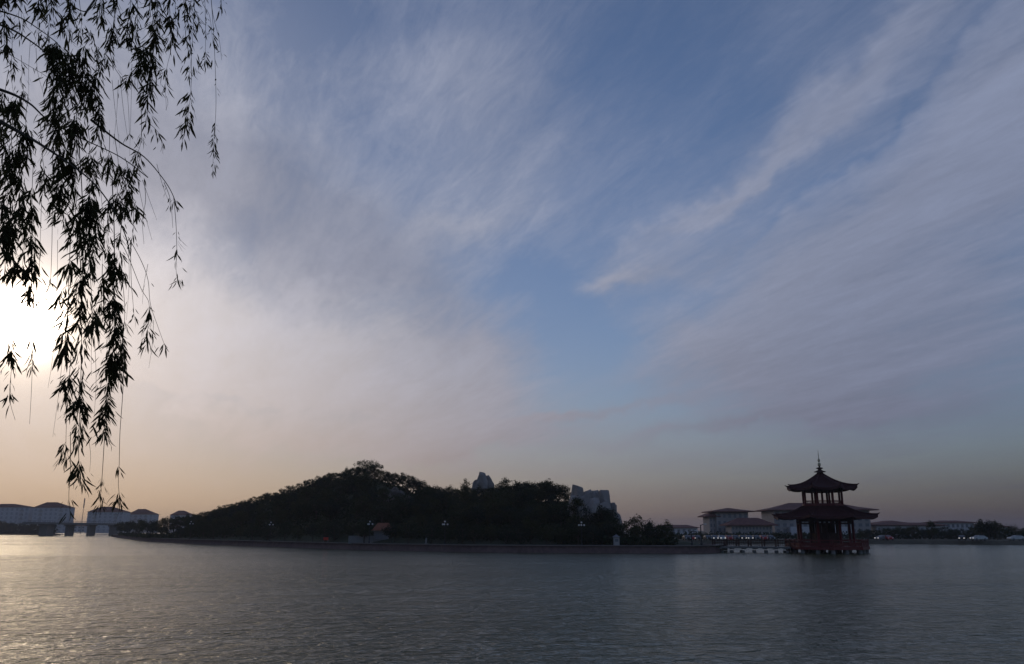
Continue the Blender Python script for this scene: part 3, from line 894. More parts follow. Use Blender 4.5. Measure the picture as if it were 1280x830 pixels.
# ------------------------------------------------------------------ buildings
def hip_roof(name, w, d, z, h, over, parent, material, flare=.35, cx=0, cy=0):
    """wide-eaved hip roof with a flat underside and slightly flared eaves"""
    a, b = w / 2 + over, d / 2 + over; r = max(0.3, a - b * .9) if a > b else .3; ry = .3 if a > b else max(.3, b - a * .9)
    m1, m2 = .55, .45
    lv = [(a, b, 0), (a, b, .35), (r + (a - r) * .5, ry + (b - ry) * .5, .35 + (h - .35) * (.5 - .12 * flare)), (r, ry, h)]
    mb = MB(); vs = []
    for (p, q, zz) in lv: vs += [(cx - p, cy - q, z + zz), (cx + p, cy - q, z + zz), (cx + p, cy + q, z + zz), (cx - p, cy + q, z + zz)]
    fs = [(3, 2, 1, 0)]
    for l in range(3):
        for k in range(4): fs.append((l * 4 + k, l * 4 + (k + 1) % 4, (l + 1) * 4 + (k + 1) % 4, (l + 1) * 4 + k))
    fs.append((12, 13, 14, 15))
    return mb.add(vs, fs).build(name, material, parent)
def block(parent, x0, x1, y0, y1, z1, wall, nx, nz, base=1.2, wfrac=.5, bands=False, z0=-.3, glass='glass'):
    MB().box(x0, x1, y0, y1, z0, z1).build('wall', wall, parent)
    if not nx: return
    fh = (z1 - base) / nz; cw = (x1 - x0) / nx
    pane = MB().box(-cw * wfrac / 2, cw * wfrac / 2, -.08, .04, 0, fh * .55).mesh('window', M[glass])
    sill = MB().box(-cw * wfrac / 2 - .12, cw * wfrac / 2 + .12, -.18, .0, -.18, -.02).mesh('sill', M['pale_wall'])
    for j in range(nz):
        for i in range(nx):
            w = inst('window', pane, parent, (x0 + (i + .5) * cw, y0, base + j * fh + fh * .2))
            inst('sill', sill, w)
    if bands:
        for j in range(1, nz): MB().box(x0 - .15, x1 + .15, y0 - .22, y0 + .1, base + j * fh - .12, base + j * fh + .12).build('floor_band', M['pale_wall'], parent)

YB = 330.0
def base_at(x, Y, z=1.1): return Vector((colx(x, Y), Y, z))
def wpx(x0, x1, Y): return colx(x1, Y) - colx(x0, Y)
def hrow(y, x, Y): return at(x, y, Y).z - 1.1
# hotel wing with two roofs (left of the pavilion)
p = base_at(913, YB); hw = wpx(890, 937, YB)
t = thing('hotel_wing', 'pale four-storey building with wide-eaved brown hip roof and lower side wing', 'building', p, 0)
h1 = hrow(640, 913, YB)
block(t, -hw * .35, hw / 2, 0, 14, h1, M['pale_wall'], 6, 3, 1.5, .5, True)
hip_roof('roof', hw * .85, 14, h1, hrow(634.5, 913, YB) - h1, 2.2, t, M['roof_tile'], cx=hw * .075, cy=7)
h2 = hrow(646, 885, YB)
block(t, -hw * .52, -hw * .352, 1.5, 12.5, h2, M['pale_wall'], 2, 3, 1.5, .45)
hip_roof('side_roof', hw * .20, 11, h2, 1.6, 1.6, t, M['roof_tile'], cx=-hw * .44, cy=7)
# long low hall with curved roof
Y2 = YB - 14; p = base_at(940, Y2); lw = wpx(915, 966, Y2)
t = thing('low_hall', 'low two-storey hall with broad brown roof between two taller buildings', 'building', p)
hh = hrow(657, 940, Y2); block(t, -lw / 2, lw / 2, 0, 9, hh, M['pale_wall'], 12, 2, .8, .55, True)
hip_roof('roof', lw, 9, hh, hrow(647, 940, Y2) - hh, 1.8, t, M['roof_tile'], cy=4.5)
# big hotel behind the pavilion
Y3 = YB + 6; p = base_at(1030, Y3); bw = wpx(967, 1092, Y3)
t = thing('large_hotel', 'largest pale hotel block with broad flared brown roof standing behind the pavilion', 'building', p, R(-4))
hb = hrow(638, 1030, Y3)
block(t, -bw * .48, bw * .46, 0, 22, hb, M['pale_wall'], 14, 4, 1.5, .55, True)
hip_roof('roof', bw * .96, 22, hb, hrow(627.5, 1005, Y3) - hb, 2.6, t, M['roof_tile'], .8, cx=-bw * .01, cy=11)
MB().box(-bw * .35, bw * .2, -3.5, -.25, -.3, 4.2).build('podium', M['grey_wall'], t)
# low long buildings further right
def simple(name, x0, x1, yr, ye, Y, label, nx, nz, wall='grey_wall', roof='roof_tile', d=12, rz=0, over=1.2):
    p = base_at((x0 + x1) / 2, Y); w = wpx(x0, x1, Y); t = thing(name, label, 'building', p, rz)
    he = hrow(ye, (x0 + x1) / 2, Y); block(t, -w / 2, w / 2, 0, d, he, M[wall], nx, nz, .8, .5)
    hip_roof('roof', w, d, he, hrow(yr, (x0 + x1) / 2, Y) - he, over, t, M[roof], cy=d / 2)
    return t
simple('long_hall', 1096, 1180, 653, 657, 345, 'long low hall with brown roof beyond the shore trees past the pavilion', 14, 1)
simple('domed_hall', 1106, 1140, 650.5, 655, 400, 'distant hall whose shallow roof swells above the long low hall', 5, 1, d=20)
simple('office_block', 1172, 1218, 650.5, 653.5, 420, 'grey flat-looking block behind the far shore trees', 8, 2)
simple('shore_house', 1224, 1262, 655, 659, 420, 'low grey house almost hidden behind the thickest far shore trees', 6, 1)
simple('faint_house', 818, 872, 656, 660, 520, 'faint low building between the slender tree and the hotel wing', 8, 1)

# apartment blocks beyond the bridge
def apartment(x0, x1, ypeak, yeave, Y, label, rz, nx=7, nz=6):
    p = base_at((x0 + x1) / 2, Y); w = wpx(x0, x1, Y); d = 13
    t = thing('apartment_block', label, 'apartment block', p, rz)
    he = hrow(yeave, (x0 + x1) / 2, Y); hr = hrow(ypeak, (x0 + x1) / 2, Y)
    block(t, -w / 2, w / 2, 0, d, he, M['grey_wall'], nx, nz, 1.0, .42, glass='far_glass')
    # half-hipped roof, as a prism with sloping ends
    o = .8; q = w * .24
    MB().add([(-w / 2 - o, -o, he), (w / 2 + o, -o, he), (w / 2 + o, d + o, he), (-w / 2 - o, d + o, he), (-q, d / 2, hr), (q * .25, d / 2, hr)], [(0, 1, 5, 4), (1, 2, 5), (2, 3, 4, 5), (3, 0, 4), (3, 2, 1, 0)]).build('roof', M['roof_tile'], t)
    bal = MB().box(-1.6, 1.6, -1.2, -.02, 0, 1.0).mesh('balcony', M['pale_wall'])
    for i in (1, nx - 2):
        for j in range(nz): inst('balcony', bal, t, (-w / 2 + (i + .5) * w / nx, 0, 1.0 + j * (he - 1.0) / nz))
    return t
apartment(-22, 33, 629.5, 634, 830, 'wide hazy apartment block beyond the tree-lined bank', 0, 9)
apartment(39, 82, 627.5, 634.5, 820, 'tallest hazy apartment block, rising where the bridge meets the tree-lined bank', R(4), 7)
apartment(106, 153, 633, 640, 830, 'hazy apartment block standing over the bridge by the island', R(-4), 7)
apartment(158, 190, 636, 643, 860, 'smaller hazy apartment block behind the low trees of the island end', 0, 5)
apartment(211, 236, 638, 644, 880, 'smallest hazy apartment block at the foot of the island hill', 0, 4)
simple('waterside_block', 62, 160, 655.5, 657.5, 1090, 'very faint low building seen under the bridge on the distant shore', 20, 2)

# masts
def mast(x, y, Y, label, name='radio_mast', r0=.35):
    p = base_at(x, Y, 1.0); h = h_for(p, y); t = thing(name, label, 'mast', p)
    MB().lathe([(r0, -.2), (r0 * .7, h * .45), (r0 * .4, h * .9), (r0 * .3, h)], 6).build('pole', M['metal'], t)
    MB().lathe([(r0 * 1.4, h * .72), (r0 * 1.4, h * .98)], 6).build('antenna', M['metal'], t)
    for k in range(3): MB().tube([(0, 0, h * (.2 + .2 * k)), (r0 * 2, 0, h * (.2 + .2 * k))], .1, 4).build('bracket', M['metal'], t)
mast(101, 613, 700, 'tall thin mast rising behind the bridge between two apartment blocks')
mast(771, 630.5, 420, 'thin faint mast just beyond the outer edge of the rock cliff', r0=.25)

# ------------------------------------------------------------------ concrete bridge at the far left
Yb0, Yb1 = 545.0, 590.0
def bpt(x):
    u = (x - 40) / 112.0; Y = Yb0 + (Yb1 - Yb0) * u
    return Vector((colx(x, Y), Y, 0))
br = thing('concrete_bridge', 'flat concrete road bridge on square piers joining tree-lined bank to island', 'bridge')
def zb(x, y): p = bpt(x); return at(x, y, p.y).z
a, b = bpt(30), bpt(158); t_ = (b - a).normalized(); n_ = Vector((-t_.y, t_.x, 0)) * 5
def slab(z0a, z1a, z0b, z1b, o0, o1):
    A0, A1, B0, B1 = a + n_ * o0, a + n_ * o1, b + n_ * o0, b + n_ * o1
    z = lambda p, k: p + Vector((0, 0, k))
    return MB().add([z(A0, z0a), z(B0, z0b), z(B1, z0b), z(A1, z0a), z(A0, z1a), z(B0, z1b), z(B1, z1b), z(A1, z1a)], [(3, 2, 1, 0), (4, 5, 6, 7), (0, 1, 5, 4), (1, 2, 6, 5), (2, 3, 7, 6), (3, 0, 4, 7)])
za0, za1, zb0, zb1 = zb(40, 655.0), zb(40, 652.4), zb(152, 657.0), zb(152, 654.6)
slab(za0, za1, zb0, zb1, -1, 1).build('deck', M['concrete'], br)
slab(za1 + .9, za1 + 1.05, zb1 + .9, zb1 + 1.05, -1, -.96).build('handrail', M['metal'], br)
for i in range(46):
    u = i / 45; p = a.lerp(b, u) - n_ * .98; zz = za1 + (zb1 - za1) * u
    MB().box(-.07, .07, -.07, .07, zz - .02, zz + .92).build('rail_post', M['metal'], br, loc=(p.x, p.y, 0))
for x, w in ((58, 5.5), (87, 2.0), (114, 2.0), (145, 6.0)):
    p = bpt(x); u = (x - 30) / 128; zt = za0 + (zb0 - za0) * u
    MB().box(-w / 2, w / 2, -4, 4, -3.1, zt - .7).build('pier' if w < 3 else 'abutment', M['concrete'], br, loc=(p.x, p.y, 0))
    MB().box(-w / 2 - .8, w / 2 + .8, -4.6, 4.6, zt - .7, zt + .12).build('pier_cap', M['concrete'], br, loc=(p.x, p.y, 0))
# ground ramps under the bridge ends
# trees on the bank at the bridge and round the bridge ends
for k in range(30):
    x = -30 + k * 3.3 + rnd.uniform(-1.5, 1.5)
    Y = ground_pt(x, lerp_tab([(-60, 668.2), (0, 668.4), (40, 668.8), (70, 669.6)], x)).y + rnd.uniform(10, 45)
    p = base_at(x, Y, .8); yy = 653.5 + rnd.uniform(-2.2, 2.5) + (1.5 if x > 45 else 0)
    if x < 8: yy -= 5 * rnd.random()
    tree(rnd.choice(['round', 'shrub', 'round']), p, h_for(p, yy), 'dark tree in the row on the bank beyond the bridge end', 'trees on the bank at the bridge', wide=rnd.uniform(.9, 1.3), name='bank_tree')
pts = []
for k in range(900):
    x = rnd.uniform(-40, 70); Y = ground_pt(x, lerp_tab([(-60, 668.2), (0, 668.4), (40, 668.8), (70, 669.6)], x)).y + rnd.uniform(5, 9); pts.append(Vector((colx(x, Y), Y, 1 + rnd.uniform(0, 2.2))))
leaf_carpet('bank_scrub', pts, 1.6, M['leaf3'], 'low dark scrub along the water edge of the bank by the bridge')
for k in range(9):
    x = 64 + k * 11 + rnd.uniform(-3, 3); p = base_at(x, 1170 + rnd.uniform(0, 40), .9)
    tree('round', p, h_for(p, 661), 'tiny faint tree on the distant shore seen under the bridge', 'trees on the distant shore', wide=2.0, name='distant_tree')

# trees on the right-hand far shore
x = 812.0
while x < 1300:
    Y = 236 + rnd.uniform(14, 40); p = base_at(x, Y, 1.0)
    if x < 1090: yy, lab, gr = rnd.uniform(664, 669), 'small dark shrub-like tree along the road in front of the hotel', 'roadside trees before the hotel'
    elif x < 1215: yy, lab, gr = rnd.uniform(656, 662), 'dark bushy tree on the far shore between pavilion and tall grove', 'far shore trees past the pavilion'
    else: yy, lab, gr = rnd.uniform(654, 660), 'dark tree in the thick grove at the end of the far shore', 'grove on the far shore'
    tree(rnd.choice(['round', 'round', 'weep']), p, h_for(p, yy), lab, gr, wide=rnd.uniform(1.15, 1.6), name='shore_tree')
    x += rnd.uniform(6, 11)
for x, y, lab in ((1164, 651, 'tall ragged tree in front of the long low hall past the pavilion'), (1226, 647, 'tallest feathery tree of the thick far shore grove'), (1236, 648.5, 'tall feathery tree leaning on the tallest one of the grove'),
               (1245, 650, 'lesser feathery tree beside the two tallest of the grove'), (1085, 660, 'round tree on the shore just past the pavilion platform'), (1076, 661, 'round tree seen through the pavilion edge columns')):
    Y = 246; p = base_at(x, Y, 1.0)
    tree('tall' if y < 655 else 'round', p, h_for(p, y), lab, None, wide=1.1)
# shore hedge: leafy mass in front of the road
pts = []
for k in range(2600):
    x = rnd.uniform(805, 1300); Y = ground_pt(x, 680.3).y + rnd.uniform(22, 30); pts.append(Vector((colx(x, Y), Y, 1.1 + rnd.uniform(0, 1.3))))
leaf_carpet('hedge', pts, .7, M['leaf3'], 'continuous dark hedge along the far shore road')

# ------------------------------------------------------------------ cars parked on the far shore road
def car_mesh_parts():
    prof = [(-2.1, .35), (-2.15, .75), (-1.95, .95), (-1.1, 1.02), (-.45, 1.45), (1.0, 1.47), (1.75, 1.0), (2.15, .92), (2.2, .4)]
    mb = MB(); n = len(prof); W = (.86, .86)
    sec = [(-.84, 0), (-.88, .0), (.88, 0), (.84, 0)]
    for s in (-1, 1):
        for x, z in prof:
            k = 1.0 if z < 1.05 else .78
            mb.v.append((x, s * .88 * k, z))
    for i in range(n - 1): mb.f.append((i, i + 1, n + i + 1, n + i))
    mb.f.append((n - 1, 0, n, 2 * n - 1)); mb.f.append(tuple(range(n - 1, -1, -1))); mb.f.append(tuple(range(n, 2 * n)))
    return mb
body_v = car_mesh_parts()
wheel_me = MB().tube([(0, -.1, 0), (0, .1, 0)], .32, 14).mesh('tyre', M['tyre']); rim_me = MB().tube([(0, -.115, 0), (0, .115, 0)], .19, 10).mesh('rim', M['metal'])
lamp_me = MB().box(-.05, .03, -.17, .17, -.09, .09).mesh('headlight', M['headlight'])
lampoff_me = MB().box(-.05, .03, -.17, .17, -.09, .09).mesh('headlight', M['white_paint'])
tail_me = MB().box(-.03, .05, -.15, .15, -.09, .09).mesh('tail_light', M['red_paint'])
screen_me = MB().add([(-1.08, -.66, 1.06), (-1.08, .66, 1.06), (-.52, .60, 1.43), (-.52, -.60, 1.43)], [(0, 3, 2, 1)]).mesh('windscreen', M['glass'])
side_me = MB().add([(-.85, 0, 1.08), (1.45, 0, 1.08), (.95, 0, 1.40), (-.42, 0, 1.40)], [(0, 1, 2, 3)]).mesh('side_window', M['glass'])
PAINT = {}
def car(x, Y, colname, col, rz, lit, label, group='cars along the far shore road'):
    if colname not in PAINT: PAINT[colname] = body_v.mesh('body', mat(colname + '_car_paint', col, .3, .05, 1.0, 0, .5))
    t = thing('parked_car', label, 'car', base_at(x, Y, 1.1), rz, group)
    inst('body', PAINT[colname], t, (0, 0, 0))
    for sx_ in (-1.3, 1.3):
        for sy in (-.8, .8):
            w = inst('wheel', wheel_me, t, (sx_, sy, .32)); inst('rim', rim_me, w)
    for sy in (-.6, .6):
        inst('headlight', lamp_me if lit else lampoff_me, t, (-2.16, sy, .7)); inst('tail_light', tail_me, t, (2.2, sy, .75))
    inst('windscreen', screen_me, t, (-.02, 0, .012))
    for sy in (-.86, .86): inst('side_window', side_me, t, (0, sy * .93, 0))
PALE, DARK = (.75, .75, .76), (.06, .06, .07)
cols_ = [('white', (.48, .48, .48)), ('grey', (.16, .16, .17)), ('red', (.4, .03, .03)), ('black', (.03, .03, .035))]
k = 0
for x in (819, 831, 858, 864, 871, 884, 892, 901, 910, 918, 927, 935, 944, 953, 962):
    cn, cc = [cols_[3], cols_[1], cols_[3], cols_[2], cols_[3]][k % 5] if x not in (831, 901) else cols_[0]
    Y = 236 + (k % 2) * .4
    lit = x in (831, 864, 892, 901, 927, 935)
    car(x, Y, cn, cc, R(90) + math.atan2(0, 1), lit, '%s car %s in the row facing the lake behind the footbridge' % (cn, 'with lit headlights parked' if lit else 'with its lights off parked'))
    k += 1
for x, cn, cc, rz, lit, lab in ((1102, 'grey', cols_[1][1], R(20), True, 'grey car with lit headlights on the shore just past the pavilion platform'),
                           (1108, 'red', cols_[2][1], R(90), False, 'dark red car on the shore next to a grey car past the pavilion'),
                           (1201, 'black', cols_[3][1], R(60), True, 'black car with lit headlights at the foot of the shore trees'),
                           (1222, 'white', cols_[0][1], R(8), True, 'white car with lit headlights below the tall feathery trees'),
                           (1269, 'white', cols_[0][1], R(0), False, 'white car seen side on beneath the grove end')):
    car(x, 236 if x < 1150 else 233, cn, cc, rz, lit, lab, None)
# ------------------------------------------------------------------ weeping willow on the near bank
wr = random.Random(77)
WT = thing('weeping_willow', 'weeping willow on the near bank, its leafy strands hanging against the low sun', 'tree', (-8.2, 4.2, 2.35))
WO = Vector((-8.2, 4.2, 2.35))
def loc(p): return p - WO
def cat_spline(pts, n=5):
    out = []
    P = [pts[0]] + list(pts) + [pts[-1]]
    for i in range(1, len(P) - 2):
        for k in range(n):
            t = k / n; a, b, c, d = P[i - 1], P[i], P[i + 1], P[i + 2]
            out.append(.5 * ((2 * b) + (c - a) * t + (2 * a - 5 * b + 4 * c - d) * t * t + (3 * b - a - 3 * c + d) * t ** 3))
    out.append(pts[-1]); return out
# trunk and limbs (the trunk stands outside the frame)
tp = [Vector((0, 0, -.3)), Vector((.05, .02, .6)), Vector((.18, .05, 1.8)), Vector((.45, .15, 3.0)), Vector((.9, .35, 4.3))]
tk = cat_spline(tp); MB().tube(tk, [.34 - .16 * i / (len(tk) - 1) + (.12 if i == 0 else 0) for i in range(len(tk))], 12).build('trunk', M['bark'], WT, True)
top = tp[-1] + WO
def limb(pts, r0, r1, name='limb'):
    s = cat_spline(pts, 6); n = len(s) - 1
    MB().tube([loc(p) for p in s], [r0 * (1 - i / n) ** 3.2 + r1 for i in range(n + 1)], 7).build(name, M['bark'] if r0 > .02 else M['twig'], WT, True)
    return s
LIMBS = []
def L(pix, Y, r0, r1, start=None):
    pts = ([start] if start is not None else []) + [at(x, y, Y + dy) for x, y, dy in pix]
    LIMBS.append(limb(pts, r0, r1)); return LIMBS[-1]
L([(-330, -330, -1), (-190, -130, -.6), (-90, 10, -.2), (0, 31, 0), (42, 54, 0), (68, 76, 0), (100, 95, .1)], 6.2, .07, .005, top)
L([(-300, -160, -1), (-160, 20, -.5), (-70, 95, -.2), (0, 112, 0), (35, 128, 0), (60, 150, 0), (100, 172, 0), (150, 196, .1), (185, 222, .2)], 5.9, .06, .004, top)
L([(-310, -60, -1), (-170, 60, -.6), (-60, 118, -.2), (0, 152, 0), (40, 174, 0), (80, 200, 0), (114, 226, 0), (138, 256, 0), (156, 292, .1), (163, 320, .1)], 5.4, .065, .004, top)
L([(-300, -420, 0), (-120, -260, .4), (40, -170, .6), (150, -90, .7), (230, -30, .8)], 6.6, .09, .01, top)
L([(-300, -500, -.6), (-80, -330, -.6), (80, -180, -.5), (140, -60, -.4), (105, 20, -.4)], 5.8, .08, .008, top)
L([(-100, 5, 0), (-30, 8, 0), (20, 20, 0), (48, 36, 0), (72, 54, 0)], 6.3, .02, .004)
L([(10, -60, 0), (60, -20, 0), (100, 13, 0), (118, 5, 0), (128, -20, 0)], 6.4, .012, .004)
L([(114, 150, 0), (150, 178, 0), (180, 196, 0), (205, 225, 0), (217, 246, 0), (222, 265, 0)], 5.9, .008, .003)

leaves = []     # (base, direction, length, roll)
def leafmesh():
    # lanceolate, folded along the midrib, tip drooping
    v = [(0, 0, 0)]; f = []
    prof = [(.18, .55), (.42, 1.0), (.70, .72)]
    for t, w in prof:
        z = -.10 * t * t
        v += [(t, -.072 * w, z + .022 * w), (t, 0, z), (t, .072 * w, z + .022 * w)]
    v.append((1, 0, -.12))
    f += [(0, 1, 2), (0, 2, 3), (1, 4, 5, 2), (2, 5, 6, 3), (4, 7, 8, 5), (5, 8, 9, 6), (7, 10, 8), (8, 10, 9)]
    return v, f
LV, LF = leafmesh()
def add_leaf(p, d, ln): leaves.append((p, d.normalized(), ln, wr.uniform(0, 6.28)))
def leafy(s, i0, i1, n, spread, ln):
    """n leaves along the polyline s between fractions i0 and i1; spread in metres for side shoots"""
    N = len(s) - 1
    for k in range(n):
        f = (i0 + (i1 - i0) * wr.random()) * N; i = min(int(f), N - 1)
        p = s[i].lerp(s[i + 1], f - i); t = (s[i + 1] - s[i]).normalized()
        az = wr.uniform(0, 6.28)
        lat = Vector((math.cos(az), math.sin(az), 0))
        out = abs(wr.gauss(0, spread)); q = p + lat * out + Vector((0, 0, -out * wr.uniform(.2, 1.2)))
        d = Vector((0, 0, -1)) * wr.uniform(.7, 1.1) + lat * wr.uniform(.1, 1.15) + t * .2 + Vector((.05, 0, 0))
        add_leaf(q, d, ln * wr.uniform(.4, 1.2))
def strand(pix, Y, spans, ln=.10, r=.0026):
    """pix: photo points from the top down; spans: (row0, row1, leaves, spread px)"""
    pts = [at(x, y, Y + wr.uniform(-.04, .04)) for x, y in pix]
    s = cat_spline(pts, 5); n = len(s) - 1
    MB().tube([loc(p) for p in s], [r * (1 - .55 * i / n) for i in range(n + 1)], 4).build('twig', M['twig'], WT)
    y0, y1 = pix[0][1], pix[-1][1]
    for a, b, k, sp in spans:
        # fraction from rows (strands hang nearly straight)
        fa, fb = (max(0, min(1, (v - y0) / (y1 - y0))) for v in (a, b))
        leafy(s, fa, fb, int(k * 0.95), sp * Y / FPX, ln * 1.02)
        # side shoots carrying some of the leaves
        if sp > 4:
            for j in range(max(1, k // 14)):
                f = wr.uniform(fa, max(fa, fb - .1)); i = min(int(f * n), n - 1); b0 = s[i]
                az = wr.uniform(0, 6.28); ll = sp * Y / FPX * wr.uniform(1.0, 2.2)
                e = b0 + Vector((math.cos(az) * ll * .6, math.sin(az) * ll * .6, -ll * 1.6)); m = (b0 + e) / 2 + Vector((math.cos(az) * ll * .12, math.sin(az) * ll * .12, ll * .2))
                ss = cat_spline([b0, m, e], 4)
                MB().tube([loc(p) for p in ss], [.0016] * (len(ss) - 1) + [.0008], 4).build('twig', M['twig'], WT)
                leafy(ss, .1, 1, 13, .006, ln * 1.1)
    return s
# right-hand strands
strand([(258, -60), (264, 0), (268, 60), (270, 130), (267, 180), (266, 218)], 6.4, [(58, 66, 4, 4), (80, 92, 7, 3), (130, 165, 34, 3), (165, 182, 12, 3), (188, 198, 7, 3), (204, 214, 7, 2)], .085)
strand([(272, -60), (276, -10), (277, 20)], 6.4, [(-30, 14, 26, 3)], .085)
strand([(252, -50), (256, 0), (257, 50), (256, 82)], 6.5, [(-20, 30, 26, 4), (46, 78, 26, 2.5)], .08)
strand([(226, -70), (232, 0), (239, 70), (238, 120), (232, 160), (226, 184)], 6.2, [(-30, 46, 70, 7), (72, 100, 28, 4), (98, 132, 60, 4), (144, 158, 6, 3)], .10)
strand([(240, -50), (243, 0), (240, 60), (236, 100)], 6.3, [(-20, 30, 36, 6), (76, 92, 14, 4)], .09)
strand([(262, -50), (265, 10), (274, 50), (277, 75)], 6.6, [(5, 25, 6, 4), (52, 60, 4, 2)], .07)
strand([(246, -50), (252, 0), (262, 20), (266, 55)], 6.5, [(38, 60, 16, 4)], .08)
strand([(205, -60), (211, 0), (213, 40), (214, 60), (207, 95), (208, 138)], 6.2, [(-30, 60, 80, 5), (86, 100, 12, 4), (104, 114, 8, 3)], .10)
strand([(216, -40), (219, 5), (219, 30)], 6.3, [(-20, 26, 18, 3)], .09)
strand([(183, -60), (189, 0), (193, 40), (193, 62)], 6.0, [(-40, 60, 120, 6)], .10)
strand([(196, -60), (197, 0), (195, 60), (196, 110)], 6.3, [(-30, 55, 60, 5)], .09)
strand([(160, -60), (163, 0), (165, 30), (170, 45)], 6.2, [(-40, 40, 60, 7)], .10)
strand([(172, -40), (172, 20), (173, 75), (172, 110)], 6.3, [(-20, 20, 26, 4)], .09)
strand([(150, 30), (160, 42), (170, 58), (176, 78), (165, 92), (160, 100)], 6.0, [(34, 84, 80, 5), (84, 98, 20, 7)], .10)
strand([(178, 58), (184, 62), (190, 78), (186, 110), (184, 145)], 5.9, [(60, 145, 130, 6)], .105)
strand([(186, 60), (200, 84), (204, 96)], 6.0, [(62, 94, 22, 3)], .09)
strand([(184, 140), (185, 152), (193, 160), (200, 170), (204, 188)], 5.9, [(150, 190, 26, 3)], .085)
strand([(176, 120), (177, 160), (176, 178), (172, 195), (174, 215)], 5.9, [(146, 165, 16, 3), (178, 215, 28, 5)], .09)
strand([(142, -50), (143, 0), (142, 40), (140, 50)], 6.1, [(-40, 44, 80, 5)], .10)
strand([(130, -50), (126, 0), (124, 22)], 6.0, [(-40, 22, 60, 6)], .10)
strand([(113, 38), (116, 48), (121, 62), (126, 78), (130, 110)], 6.0, [(38, 80, 40, 3)], .085)
strand([(136, 45), (134, 60), (128, 80), (124, 100)], 6.0, [(46, 100, 50, 5)], .09)
strand([(137, 60), (142, 82), (158, 112), (162, 170)], 6.2, [(70, 92, 14, 4), (165, 185, 10, 3)], .08)
# upper left masses
for x, y0, y1, n, sp, Y, ln in [(85, -40, 52, 130, 7, 5.8, .10), (102, 10, 46, 40, 4, 5.9, .09), (62, -30, 62, 110, 8, 6.2, .10), (48, -30, 45, 50, 5, 6.0, .10), (27, -40, 40, 50, 6, 6.1, .10), (4, -40, 68, 110, 5, 5.6, .11),
    (72, 62, 170, 230, 9, 5.7, .105), (86, 66, 150, 150, 9, 5.9, .10), (106, 66, 138, 170, 9, 5.6, .105), (118, 92, 130, 50, 5, 5.8, .10), (66, 120, 180, 80, 9, 5.5, .10), (95, 138, 178, 90, 10, 5.6, .10), (123, 128, 182, 60, 5, 5.8, .095),
    (25, 22, 46, 22, 4, 6.3, .09), (6, 120, 215, 90, 6, 5.5, .10), (20, 130, 215, 110, 8, 5.4, .105), (34, 150, 200, 60, 7, 5.6, .10), (14, 60, 120, 24, 7, 6.4, .08), (28, 90, 118, 16, 7, 6.4, .08),
    (112, 180, 215, 50, 6, 5.8, .09), (135, 186, 215, 44, 6, 5.9, .09), (148, 196, 222, 30, 6, 5.8, .09), (78, 196, 275, 150, 8, 5.6, .105), (90, 200, 250, 60, 6, 5.7, .10), (55, 195, 232, 46, 7, 5.9, .09),
    (14, 200, 345, 170, 6, 5.5, .105), (28, 210, 300, 90, 6, 5.4, .10), (4, 260, 342, 90, 5, 5.3, .105), (42, 236, 330, 70, 5, 5.6, .10), (40, 310, 378, 70, 7, 5.6, .10), (29, 300, 345, 36, 6, 5.5, .10),
    (117, 200, 232, 50, 6, 5.7, .09), (110, 252, 330, 130, 6, 5.4, .10), (118, 258, 345, 110, 5, 5.6, .10), (96, 265, 310, 50, 7, 5.6, .10), (136, 256, 318, 70, 3.5, 5.6, .095), (145, 232, 262, 50, 6, 5.8, .09), (162, 212, 262, 70, 6, 5.8, .09),
    (152, 245, 300, 30, 5, 5.8, .085), (165, 262, 310, 30, 5, 5.8, .085), (150, 300, 322, 14, 4, 5.7, .085)]:
    strand([(x + wr.uniform(-6, 6), y0 - wr.uniform(8, 40)), (x + wr.uniform(-2, 2), y0), (x + wr.uniform(-2, 2), (y0 + y1) / 2), (x + wr.uniform(-4, 4), y1)], Y + wr.uniform(-.15, .15), [(y0, y1, n, sp)], ln)
# long hanging strands
strand([(96, 150), (102, 230), (104, 300), (103, 360), (102, 430), (100, 510), (98, 560), (101, 605)], 5.5, [(270, 300, 14, 4), (300, 332, 34, 3.5), (332, 432, 110, 9), (432, 470, 45, 4), (466, 520, 62, 6), (520, 535, 8, 3), (555, 585, 40, 4), (585, 606, 14, 3)], .10, .004)
strand([(88, 300), (86, 345), (84, 400), (80, 442)], 5.3, [(328, 345, 12, 5), (360, 430, 46, 8), (430, 444, 10, 4)], .125)
strand([(112, 330), (115, 380), (117, 420)], 5.3, [(378, 420, 26, 6)], .125)
strand([(90, 430), (86, 480), (83, 530), (82, 580)], 5.6, [(464, 502, 60, 6), (510, 520, 5, 3), (556, 572, 24, 5)], .09)
strand([(88, 540), (88, 590), (86, 620), (88, 646)], 5.7, [(585, 592, 3, 2), (608, 622, 10, 3.5), (632, 645, 8, 3)], .07)
strand([(140, 220), (143, 300), (142, 360), (143, 420), (138, 460), (133, 500), (130, 545)], 5.6, [(290, 345, 90, 5), (340, 385, 130, 7), (380, 415, 60, 6), (410, 462, 120, 9), (462, 500, 50, 3), (500, 548, 75, 5)], .085, .004)
strand([(150, 330), (153, 350), (156, 392), (152, 440), (148, 470)], 5.7, [(330, 365, 40, 4), (410, 460, 60, 6)], .095)
strand([(128, 330), (127, 370), (126, 400)], 5.6, [(345, 400, 50, 5)], .095)
strand([(131, 540), (128, 590), (126, 615), (126, 636)], 5.6, [(574, 602, 20, 2.5), (608, 622, 12, 3.5), (620, 637, 12, 3)], .065)
strand([(154, 420), (154, 480), (150, 540), (149, 580), (148, 606), (151, 630), (153, 642)], 5.6, [(532, 542, 5, 2.5), (576, 602, 26, 3.5), (602, 608, 4, 1)], .085)
strand([(150, 300), (160, 320), (176, 360), (186, 378), (185, 400), (184, 432)], 5.8, [(384, 432, 60, 4)], .095)
